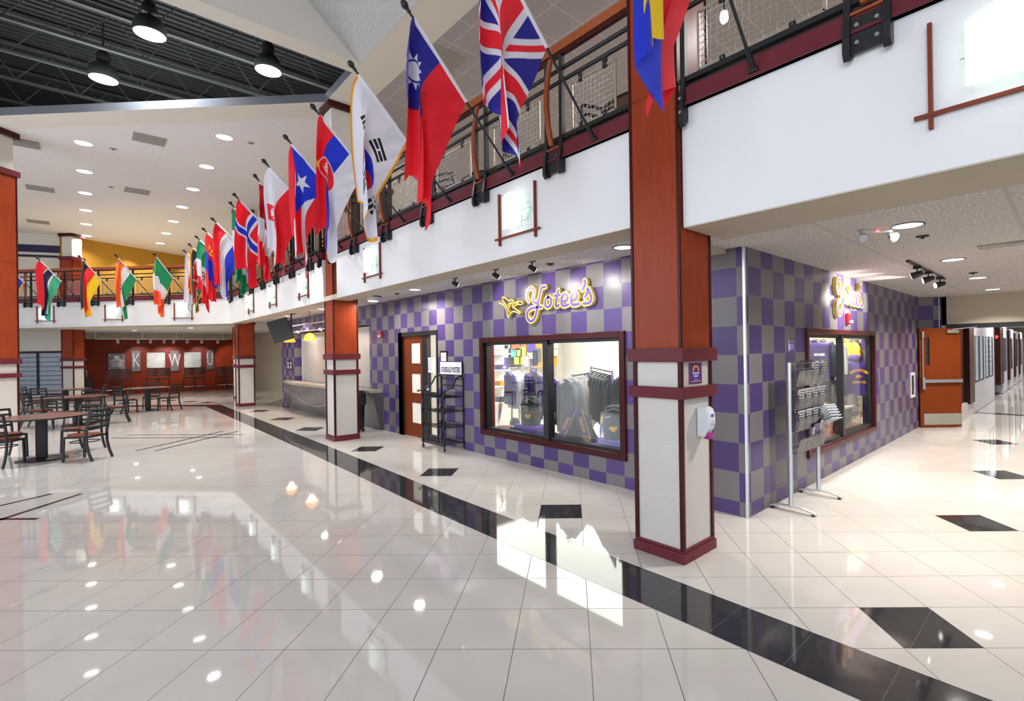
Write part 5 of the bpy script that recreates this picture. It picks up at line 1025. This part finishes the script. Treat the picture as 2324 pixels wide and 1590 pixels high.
# ---------------------------------------------------------------- inside the store: clothing, backpacks, display
def lin(*c): return tuple(hexc(*c))
FB = {}
def cloth(key, c, r=.8, var=.18):
    if key not in FB: FB[key] = plain(key+'_cloth', c, r, var=var)
    return FB[key]
CG = cloth('grey_jersey', (.11,.12,.13)); CL = cloth('light_grey_jersey', (.30,.29,.29)); CD = cloth('charcoal_fleece', (.016,.020,.024)); CP = cloth('purple_jersey', (.055,.022,.19)); CW = cloth('white_jersey', (.66,.66,.68)); CGo = cloth('gold_jersey', (.75,.38,.02)); CN = cloth('navy_purple_hoodie', (.060,.030,.22)); CT = cloth('taupe_jersey', (.30,.26,.25))
def garment_mesh(w, h, th, sleeve, seed, flare=1.12):
    """shoulders, a folded body tube and two hanging sleeves; x = shoulder direction, hook at the origin"""
    r = random.Random(seed); c = MB(); n = 22; rows = [(0.05,-.02,.25),(.16,-.05,.5),(.40,-.085,.8),(.50,-.13,1.),(.47,-.30,1.),(.46,-.6,1.05),(.48*flare,-1.,1.1)]
    v = []; f = []; p1, p2 = r.random()*6, r.random()*6
    for hw, zz, tt in rows:
        z = zz*h if zz > -.2 else zz*h
        for i in range(n):
            a = 2*math.pi*i/n; fold = 1+(.28*math.sin(5*a+p1)+.16*math.sin(9*a+p2))*min(1., -zz*1.4)
            v.append((hw*w*math.cos(a), th*tt*.5*math.sin(a)*fold, -.06+z))
    for k in range(len(rows)-1):
        for i in range(n): f.append((k*n+i, k*n+(i+1) % n, (k+1)*n+(i+1) % n, (k+1)*n+i))
    c.add(v, f, 0, True)
    return c
def garment(lab, mat, x, y, z, rz, w=.46, h=.68, th=.09, sleeve=.58, seed=0, grp=None, name='hanging_shirt', cat='shirt', collar=True, scale=1.):
    t = thing(name, lab, cat, (x,y,z), rz, grp)
    garment_mesh(w, h, th, sleeve, seed).build('body', mat, t)
    for s in (-1,1):
        if sleeve:
            c = MB(); c.tube([(s*w*.44,0,-.06-.09*h),(s*w*.54,.005,-.10-.16*h),(s*w*.60,.012,-.12-.45*sleeve),(s*w*.60,.0,-.14-sleeve)], [.035,.055,.048,.036], 8); c.build('sleeve', mat, t)
    c = MB(); c.tube([(0,0,-.03),(0,0,.0),(.018,0,.02),(.0,0,.036),(-.016,0,.022)], .0028, 5); c.tube([(-w*.42,0,-.10),(0,0,-.035),(w*.42,0,-.10)], .005, 5); c.build('hanger', M_['chrome'], t)
    if collar: c = MB(); c.tube([(.055*math.cos(a),.04*math.sin(a),-.07+.012*math.cos(a)) for a in np.linspace(0,2*math.pi,13)[:-1]], .012, 6, 0, True); c.build('collar', mat, t)
    return t
def rack(lab, x, y, rz, L, h, two=False):
    t = thing('clothes_rack', lab, 'clothes rack', (x,y,0), rz); c = MB(); c.box(0,L,-.012,.012,h-.012,h+.012); c.build('hanging_bar', M_['dark'], t)
    for e in (.0,L): c = MB(); c.box(e-.014,e+.014,-.014,.014,0,h+.03); c.box(e-.012,e+.012,-.25,.25,0,.03); c.build('upright', M_['chrome'], t)
    return t
def row(lab, mat, n, ax, ay, bx, by, z, rz, grp, **k):
    src = None
    for i in range(n):
        f_ = i/max(1, n-1); l_ = lab % (ord_+['eighth','ninth','tenth','eleventh','twelfth'])[i] if '%' in lab else lab
        x, y = ax+(bx-ax)*f_, ay+(by-ay)*f_
        if i < 3: g_ = garment(l_, mat, x, y, z, rz+random.uniform(-.08,.08), seed=i+len(grp), grp=grp, **k); src = g_ if i == 0 else src
        else: dup(src, (x,y,z), rz+random.uniform(-.1,.1), l_, grp)
def prow(lab, mat, n, p1, p2, grp, rk=None, **k):
    """a row of hung tops between two points given as (pixel x, pixel y of the hook, X plane)"""
    a, e = PX(*p1), PX(*p2); z = a[2]
    if rk:
        d = e-a; L_ = float(np.hypot(d[0], d[1]))+.35; ang = math.atan2(d[1], d[0]); rack(rk, a[0]-.15*math.cos(ang), a[1]-.15*math.sin(ang), ang, L_, z)
    row(lab, mat, n, a[0], a[1], e[0], e[1], z, R90-.25, grp, **k)
prow('long grey top, %s from the window on the middle rack', CG, 4, (1285,853,.70), (1300,852,1.05), 'grey tops on the middle rack', None, w=.46, h=.92, sleeve=.80)
prow('long taupe top, %s on the middle rack behind the grey ones', CT, 6, (1305,852,1.12), (1330,851,1.75), 'taupe tops on the middle rack', 'clothes rack of grey and taupe tops behind the scarf display', w=.46, h=.90, sleeve=.76)
prow('charcoal fleece jacket, %s from the window on the right rack', CD, 7, (1385,843,.80), (1345,843,1.9), 'charcoal fleeces on the right rack', 'clothes rack of charcoal fleeces at the right of the large window', w=.50, h=.80, sleeve=.66, th=.12)
prow('charcoal jacket, %s against the right edge of the large window', CD, 2, (1406,850,.7), (1409,848,1.0), 'charcoal jackets at the right edge', None, w=.44, h=.80, sleeve=.6, th=.12)
prow('purple top, %s on the rack behind the mullion', CP, 6, (1254,850,1.0), (1240,846,2.0), 'purple tops behind the mullion', 'clothes rack of purple tops behind the window mullion', w=.46, h=.8, sleeve=.6)
prow('purple jersey with gold trim, %s on the left rack', CP, 2, (1153,838,.9), (1157,838,1.1), 'purple jerseys on the left rack', None, w=.44, h=.60, sleeve=.0)
prow('white and grey jersey, %s on the left rack', CW, 4, (1163,838,1.3), (1174,837,1.8), 'white jerseys on the left rack', 'clothes rack of jerseys at the left of the large window', w=.42, h=.72, sleeve=.3)
prow('grey tee, %s on the left rack', CL, 3, (1178,837,2.0), (1187,836,2.5), 'grey tees on the left rack', None, w=.42, h=.75, sleeve=.5)
prow('gold tee, %s on the left rack', CGo, 2, (1196,836,2.4), (1200,836,2.7), 'gold tees on the left rack', None, w=.46, h=.8, sleeve=.5)
prow('dark purple tee, %s beside the window mullion', CP, 4, (1215,838,1.1), (1206,836,1.8), 'dark purple tees beside the mullion', 'clothes rack of tees just left of the mullion', w=.46, h=.85, sleeve=.6)
def at(px, py, X): return PX(px, py, X)
def backpack(lab, x, y, z, rz, lg):
    t = thing('backpack', lab, 'backpack', (x,y,z), rz); c = MB(); rows = [(.145,0),(.165,.05),(.17,.22),(.165,.34),(.13,.43),(.06,.465)]; n = 20; v = []; f = []
    for r_, zz in rows:
        for i in range(n):
            a = 2*math.pi*i/n; ca, sa = math.cos(a), math.sin(a); e = .6; v.append((r_*math.copysign(abs(ca)**e, ca), .62*r_*math.copysign(abs(sa)**e, sa), zz))
    for k in range(len(rows)-1):
        for i in range(n): f.append((k*n+i, k*n+(i+1) % n, (k+1)*n+(i+1) % n, (k+1)*n+i))
    f += [tuple(range(n-1,-1,-1)), tuple(range(5*n,6*n))]; c.add(v, f, 0, True); c.build('main_bag', CD, t)
    c = MB(); c.box(-.12,.12,-.135,-.09,.03,.22); c.build('front_pocket', CD, t, .02); c = MB(); c.tube([(-.03,0,.455),(-.03,.0,.50),(.03,0,.50),(.03,0,.455)], .008, 6); c.build('grab_handle', M_['blackp'], t)
    for s in (-1,1): c = MB(); c.tube([(s*.07,.08,.44),(s*.09,.14,.40),(s*.09,.15,.2),(s*.1,.10,.05)], .014, 6); c.build('shoulder_strap', M_['blackp'], t)
    c = MB(); c.tube([(-.14,-.06,.30),(-.12,-.085,.38),(0,-.09,.42),(.12,-.085,.38),(.14,-.06,.30)], .005, 5); c.build('zip', M_['vent'], t)
    c = MB(); c.box(-.055,.055,-.1385,-.135,.145,.18); c.box(-.03,.03,-.139,-.135,.115,.145); c.build('gold_patch', M_['gold'], t)
    c = MB(); c.ribbon([(-.12,.0),(-.105,-.012),(-.08,-.004),(-.05,.012)], .009, 0, .003, T(0,-.112,.31)); c.build('white_tick', M_['paper'], t)
    return t
def block(lab, x0, x1, y0, y1, z0, z1, m_, name='purple_display_block', cat='display block'):
    t = thing(name, lab, cat, ((x0+x1)/2,(y0+y1)/2,z0)); dx, dy = (x1-x0)/2, (y1-y0)/2; c = MB(); c.box(-dx,dx,-dy,dy,0,z1-z0); c.build('block_body', m_, t, .008); c = MB(); c.box(-dx+.01,dx-.01,-dy+.01,dy-.01,z1-z0,z1-z0+.002); c.build('top_cloth', m_, t); return t
zl = .42
def yb_(px, X): return PX(px, 950, X)[1]
block('purple display block in the middle of the large window', .18,.48,yb_(1236,.33),yb_(1182,.33),zl,zl+.14,M_['purple']); backpack('black backpack on the purple block beside the window mullion', .33,yb_(1205,.33),zl+.143,-R90+.5,0)
block('purple display block at the right end of the large window', .18,.48,1.66,yb_(1366,.33),zl,zl+.12,M_['purple']); backpack('black backpack on the purple block at the right end of the window', .33,yb_(1396,.33),zl+.123,-R90+.5,0)
# scarf over a black easel
t = thing('scarf_display', 'black draped stand with a purple and gold lettered scarf in the window', 'scarf display', (.36,yb_(1310,.36),zl), -R90+.35)
c = MB(); rows = [(.40,.13,0),(.30,.12,.10),(.24,.10,.22),(.20,.09,.34),(.12,.07,.42),(.05,.05,.46)]; v = []; f = []; n = 20
for hw, tt, zz in rows:
    for i in range(n): a = 2*math.pi*i/n; v.append((hw*math.cos(a), tt*math.sin(a)*(1+.15*math.sin(6*a)), zz))
for k in range(5):
    for i in range(n): f.append((k*n+i, k*n+(i+1) % n, (k+1)*n+(i+1) % n, (k+1)*n+i))
f += [tuple(range(n-1,-1,-1)), tuple(range(5*n,6*n))]; c.add(v, f, 0, True); c.build('black_drape', CD, t)
for s, txt in ((-1,'KANSAS'),(1,'WESLEYAN')):
    def sx_(z): return s*(.045+.19*(1-z/.47))
    def sy_(z): return -(.065+.085*(1-z/.47))
    zs = [.47,.38,.28,.18,.09,.01]; c = MB(); v = []
    for z in zs: v += [(sx_(z)-.058,sy_(z)-.012,z),(sx_(z)+.058,sy_(z)-.012,z),(sx_(z)+.058,sy_(z),z),(sx_(z)-.058,sy_(z),z)]
    for k in range(5): a = 4*k; q = a+4; c.add(v[a:q+4], [(0,1,5,4),(1,2,6,5),(2,3,7,6),(3,0,4,7)])
    sc2 = c.build('scarf_end', CN, t)
    tilt = math.atan2(sx_(.1)-sx_(.4), .3); ang = Matrix.Rotation(math.atan2(sy_(.4)-sy_(.1), .3), 4, 'X')
    text(txt, .075 if s > 0 else .08, M_['gold'], T(sx_(.26), sy_(.26)-.020, .265) @ Matrix.Rotation(-.275,4,'X') @ Matrix.Rotation(tilt*1.0+(0), 4, 'Y').inverted() @ FY(0,0,0) @ Matrix.Rotation(-R90, 4, 'Z'), 'scarf_lettering', t, .001, .66, bold=.002)
    if s > 0:
        for k in range(7): z = .015+k*.014; c = MB(); c.box(sx_(z)-.056,sx_(z)+.056,sy_(z)-.016,sy_(z)-.010,z,z+(.010 if k < 3 else .005)); c.build('gold_stripe', M_['gold'], t)
for s in (-1,1):
    c = MB(); c.tube([(s*(.045+.19*(1-z/.47))+.064, -(.065+.085*(1-z/.47))-.008, z) for z in (.47,.35,.2,.05)], .005, 5); c.build('gold_edge', M_['goldlt'], t)
def feather(lab, x, y, s=1.):
    t = thing('feather_banner', lab, 'banner', (x,y,zl), -R90); c = MB(); c.tube([(-.0,0,0),(0,0,.22*s),(.02,0,.40*s),(.075,0,.475*s)], .0035, 6); c.build('curved_pole', M_['blackp'], t); c = MB(); c.lathe([(.05,0),(.04,.01),(.01,.018)], n=12); c.build('foot', M_['blackp'], t)
    c = MB(); c.prism([(.004,.09*s),(.006,.30*s),(.10*s,.34*s),(.05*s,.18*s)], -.002, .002, 0, None, 'y'); c.build('purple_field', M_['purple'], t); c = MB(); c.prism([(.006,.30*s),(.022,.40*s),(.07*s,.468*s),(.115*s,.44*s),(.11*s,.34*s)], -.002, .002, 0, None, 'y'); c.build('gold_top', M_['gold'], t); c = MB(); c.ribbon([(.02,.13*s),(.07*s,.30*s)], .012, -.003, -.0045, Matrix.Identity(4)); c.build('white_stripe', M_['paper'], t)
feather('small gold and purple feather banner at the left of the large window', .30,yb_(1131,.3)); feather('small gold and purple feather banner beside the window mullion', .24,yb_(1250,.24),.9); feather('small gold and purple feather banner beside the right hand backpack', .28,yb_(1361,.28))
# helmet like black cap display and shelf goods at the left
t = thing('mug_display', 'small black and white boxed cap on the ledge beside the backpack', 'display box', (.32,yb_(1168,.32),zl)); c = MB(); c.box(-.06,.06,-.07,.07,0,.16); c.build('black_box', M_['blackp'], t, .01); c = MB(); c.box(-.061,.061,-.06,.06,.06,.10); c.build('white_logo_band', M_['paper'], t); c = MB(); c.lathe([(.07,0),(.075,.02),(.05,.05),(.01,.06)], (0,0,.16), 14); c.build('cap', CD, t)
# wall boards with hanging accessories
def board(lab, pa, pb, Y, m_):
    a, e = PY(pa[0], pa[1], Y), PY(pb[0], pb[1], Y); t = thing('display_board', lab, 'display board', ((a[0]+e[0])/2, Y, (a[2]+e[2])/2)); hx_, hz_ = (e[0]-a[0])/2, (a[2]-e[2])/2
    c = MB(); c.box(-hx_,hx_,0,.03,-hz_,hz_); c.build('board_panel', m_, t); c = MB()
    for k in range(1, 10): c.box(-hx_,hx_,-.004,0,-hz_+2*hz_*k/10-.003,-hz_+2*hz_*k/10+.003)
    c.build('slat_groove', M_['vent'], t); return t
BY = 8.6
board('black slatwall with hanging accessories seen at the top left of the large window', (1138,762), (1183,832), BY, M_['blackp'])
board('yellow slatwall seen on both sides of the window mullion', (1190,762), (1266,830), BY, M_['gold'])
def packet(lab, px, py, m_, w_=.2, h=.24, grp=None):
    p = PY(px, py, BY-.10); t = thing('hanging_packet', lab, 'packet', tuple(p), 0, grp); c = MB(); c.box(-w_/2,w_/2,-.015,.015,-h/2,h/2); c.build('packet', m_, t, .004); c = MB(); c.cyl((0,.0,h/2-.02),(0,.095,h/2-.01),.004,5); c.build('peg', M_['chrome'], t)
yl = plain('fluorescent_yellow_pack', (.75,.85,.05), .4, var=0); tq = plain('turquoise_pack', (.05,.55,.45), .4, var=0); og = plain('orange_red_pack', (.75,.12,.04), .4, var=0)
for px, py, m_, l_, w_, h in [(1146,797,M_['paper'],'white packet at the left of the black slatwall',.2,.34),(1150,783,M_['chrome'],'silver packet at the top left of the black slatwall',.2,.2),(1170,784,og,'orange red packet at the top of the black slatwall',.3,.26),(1166,801,tq,'turquoise packet on the black slatwall',.2,.22),(1177,800,yl,'upper left fluorescent yellow packet',.22,.26),(1186,798,yl,'upper right fluorescent yellow packet',.2,.26),(1174,817,yl,'lower left fluorescent yellow packet',.22,.24),(1183,817,yl,'lower right fluorescent yellow packet',.2,.24),(1144,821,M_['purple'],'round purple packet low on the black slatwall',.14,.2),
  (1206,788,M_['purple'],'purple lanyard bundle on the yellow slatwall',.3,.3),(1214,812,M_['blackp'],'black glove pack on the yellow slatwall',.2,.44),(1222,806,CG,'grey pack on the yellow slatwall',.2,.4),(1203,806,M_['chrome'],'silver pack on the yellow slatwall',.24,.2),(1251,783,M_['paper'],'upper left white pack right of the mullion',.16,.2),(1261,783,M_['paper'],'upper right white pack right of the mullion',.16,.2),(1251,798,M_['paper'],'lower left white pack right of the mullion',.16,.2),(1261,800,M_['chrome'],'silver pack right of the mullion',.18,.2),(1209,833,M_['purple'],'hanging purple scarf below the yellow slatwall',.1,.5)]: packet(l_, px, py, m_, w_, h)
t = thing('sign_stand', 'small grey sign on a stand above the jersey rack', 'sign', tuple(PX(1195,820,1.9))); c = MB(); c.box(-.01,.01,-.09,.09,-.13,.13); c.build('sign_plate', M_['vent'], t); c = MB(); c.box(-.013,-.01,-.075,.075,-.115,.115); c.build('sign_sheet', M_['paper'], t); c = MB(); c.cyl((0,0,-.13),(0,0,-.45),.012,8); c.build('stem', M_['chrome'], t)
t = thing('wood_post', 'reddish wooden post just inside the left edge of the large window', 'post', (.45,PX(1115,800,.45)[1],0)); c = MB(); c.box(-.04,.04,-.035,.035,0,2.8); c.build('post_body', M_['mahog'], t); c = MB(); c.box(-.06,.06,-.055,.055,0,.1); c.build('post_foot', M_['mahog'], t)
# folded stock on shelves at the left
t = thing('shelf_unit', 'white shelves of folded stock at the far left inside the window', 'shelf', (PY(1124,850,7.5)[0],7.5,0)); c = MB(); c.box(-.5,.5,.3,.34,0,2.3); c.build('back_panel', M_['paper'], t)
for z in (.5,.9,1.3,1.7): c = MB(); c.box(-.5,.5,-.1,.3,z,z+.025); c.build('shelf', M_['paper'], t)
for k, (z, m_, l_) in enumerate([(.525,CD,'charcoal'),(.925,CGo,'gold'),(1.325,CP,'purple'),(1.725,CL,'pale grey')]):
    for j in range(2):
        o = thing('folded_stack', 'folded %s shirts on the white shelves, %s side' % (l_, ('left','right')[j]), 'folded shirts', (PY(1124,850,7.5)[0]-.24+.48*j,7.55,z)); c = MB()
        for i in range(4): c.box(-.15,.15,-.11,.11,i*.03+.001,i*.03+.027)
        c.build('folded_pile', m_, o, .01); c = MB(); c.box(-.04,.04,-.112,-.109,.03,.09); c.build('size_tag', M_['paper'], o)
# side window display
def xs_(px, Y): return PY(px, 850, Y)[0]
b_ = thing('slatwall_panel', 'yellow lit slatwall behind the garments in the side window', 'slatwall', (5.5,.72,1.3)); c = MB(); c.box(-2.3,2.3,0,.03,-1.0,1.3); c.build('slat_board', plain('warm_yellow_slatwall', (.72,.48,.16), .5, var=0), b_); c = MB()
for k in range(14): c.box(-2.3,2.3,-.006,0,-.9+k*.16,-.89+k*.16)
c.build('slat_groove', M_['vent'], b_)
spot('assumed_back_wall_spot', (4.9,7.0,2.75), (6.2,7.4,2.1), 160, 90)  # unseen spot added for the glow on the store back wall
spot('main_window_spot', (1.0,2.6,2.75), (.5,2.6,.8), 70, 120)
YG = .45; zt_ = PY(1850, 762, YG)[2]
rack('clothes rack of hooded tops high in the side window', xs_(1836,YG), YG, 0, xs_(1955,YG)-xs_(1836,YG), zt_)
for k, (px, m_, l_, rz) in enumerate([(1848,CP,'bright purple hooded top with white lettering in the side window',-.7),(1868,CD,'charcoal top beside the purple one in the side window',.9),(1886,CW,'white patterned top in the side window',-.5),(1920,CGo,'gold top behind the charcoal jacket in the side window',1.0),(1938,CD,'charcoal camouflage hooded jacket in the side window',-.6)]):
    g_ = garment(l_, m_, xs_(px,YG), YG, zt_, rz, w=.50, h=.66, th=.14, sleeve=.5, seed=70+k)
    if k == 0: c = MB(); c.box(-.05,.11,-.10,-.088,-.31,-.27); c.build('white_chest_print', M_['paper'], g_)
    if k == 4: c = MB(); c.lathe([(.03,-.02),(.10,.0),(.11,.09),(.05,.15)], (0,.02,-.12), 14); c.build('hood', CG, g_)
hx2 = xs_(1941,.24); hz2 = PY(1941, 806, .24)[2]
t = garment('navy purple hooded top with gold arched college lettering hanging in the side window', CN, hx2, .24, hz2, -.75, w=.58, h=.62, th=.15, sleeve=.52, seed=88, name='hanging_hoodie', cat='hoodie')
c = MB(); c.lathe([(.05,-.02),(.10,.0),(.11,.07),(.06,.11)], (0,.02,-.10), 14); c.build('hood', CP, t)
for i, chh in enumerate('KANSAS WESLEYAN'):
    a = (i-7)*.135; text(chh, .056, M_['gold'], T(.17*math.sin(a*1.0),-.103,-.37+.12*math.cos(a)) @ FY(0,0,0) @ Matrix.Rotation(-a*.75, 4, 'Z'), 'arched_letter', t, .001, .85, bold=.0015)
c = MB(); c.lathe([(.04,0),(.04,.004)], (0,0,0), 20, 0, T(0,-.098,-.355) @ Matrix.Rotation(R90,4,'X') @ Matrix.Diagonal((1.3,.6,1,1))); c.build('gold_oval', M_['gold'], t); c = MB(); c.ribbon([(-.022,.004),(-.01,-.006),(.025,.010)], .006, -.1035, -.1045, T(0,0,-.355)); c.build('tick_mark', CN, t); text('COYOTES', .056, M_['gold'], T(0,-.103,-.455) @ FY(0,0,0), 'lettering', t, .001, .9, bold=.0015)
t = thing('hanging_shorts', 'grey shorts with a navy hem hanging below the lettered hooded top', 'shorts', (hx2,.30,PY(1941,890,.3)[2])); c = MB(); c.lathe([(.19,0),(.20,-.1),(.23,-.30)], (0,0,0), 18, 0, None, 1, .4, False); c.build('grey_cloth', CL, t); c = MB(); c.lathe([(.232,-.30),(.236,-.37)], (0,0,0), 18, 0, None, 1, .4, False); c.build('navy_hem', CN, t); c = MB(); c.lathe([(.195,.0),(.19,.04)], (0,0,0), 18, 0, None, 1, .4, False); c.build('waistband', CN, t)
t = thing('letter_cloth', 'dark hanging cloth with a purple letter V in the side window', 'banner', (xs_(1866,.3),.3,PY(1866,888,.3)[2]), -.6); c = MB(); c.box(-.14,.14,0,.012,-.16,.16); c.build('dark_cloth', CD, t); text('V', .24, M_['purple'], T(0,-.003,0) @ FY(0,0,0), 'letter', t, .001, 1, bold=.008); c = MB(); c.cyl((-.15,.006,.16),(.15,.006,.16),.006,6); c.build('top_rod', M_['chrome'], t)
t = thing('display_table', 'low white topped table with leaflets inside the side window', 'table', (xs_(1880,.45),.45,.45)); c = MB(); c.box(-.5,.5,-.25,.25,.30,.33); c.build('table_top', plain('pink_white_top', (.70,.55,.50), .5, var=0), t)
for x in (-.45,.45): c = MB(); c.box(x-.02,x+.02,-.2,.2,-.45,.30); c.build('leg', M_['chrome'], t)
for k, (x, y, z, l_) in enumerate([(xs_(1852,.5),.5,1.25,'grey hooded top low in the side window'),(xs_(1886,.5),.5,1.25,'pale printed top low in the side window'),(xs_(1925,.5),.5,1.15,'pale grey top behind the shorts in the side window')]): garment(l_, [CG,CL,CW][k], x, y, z, .3*k, w=.40, h=.6, th=.13, sleeve=.4, seed=95+k)
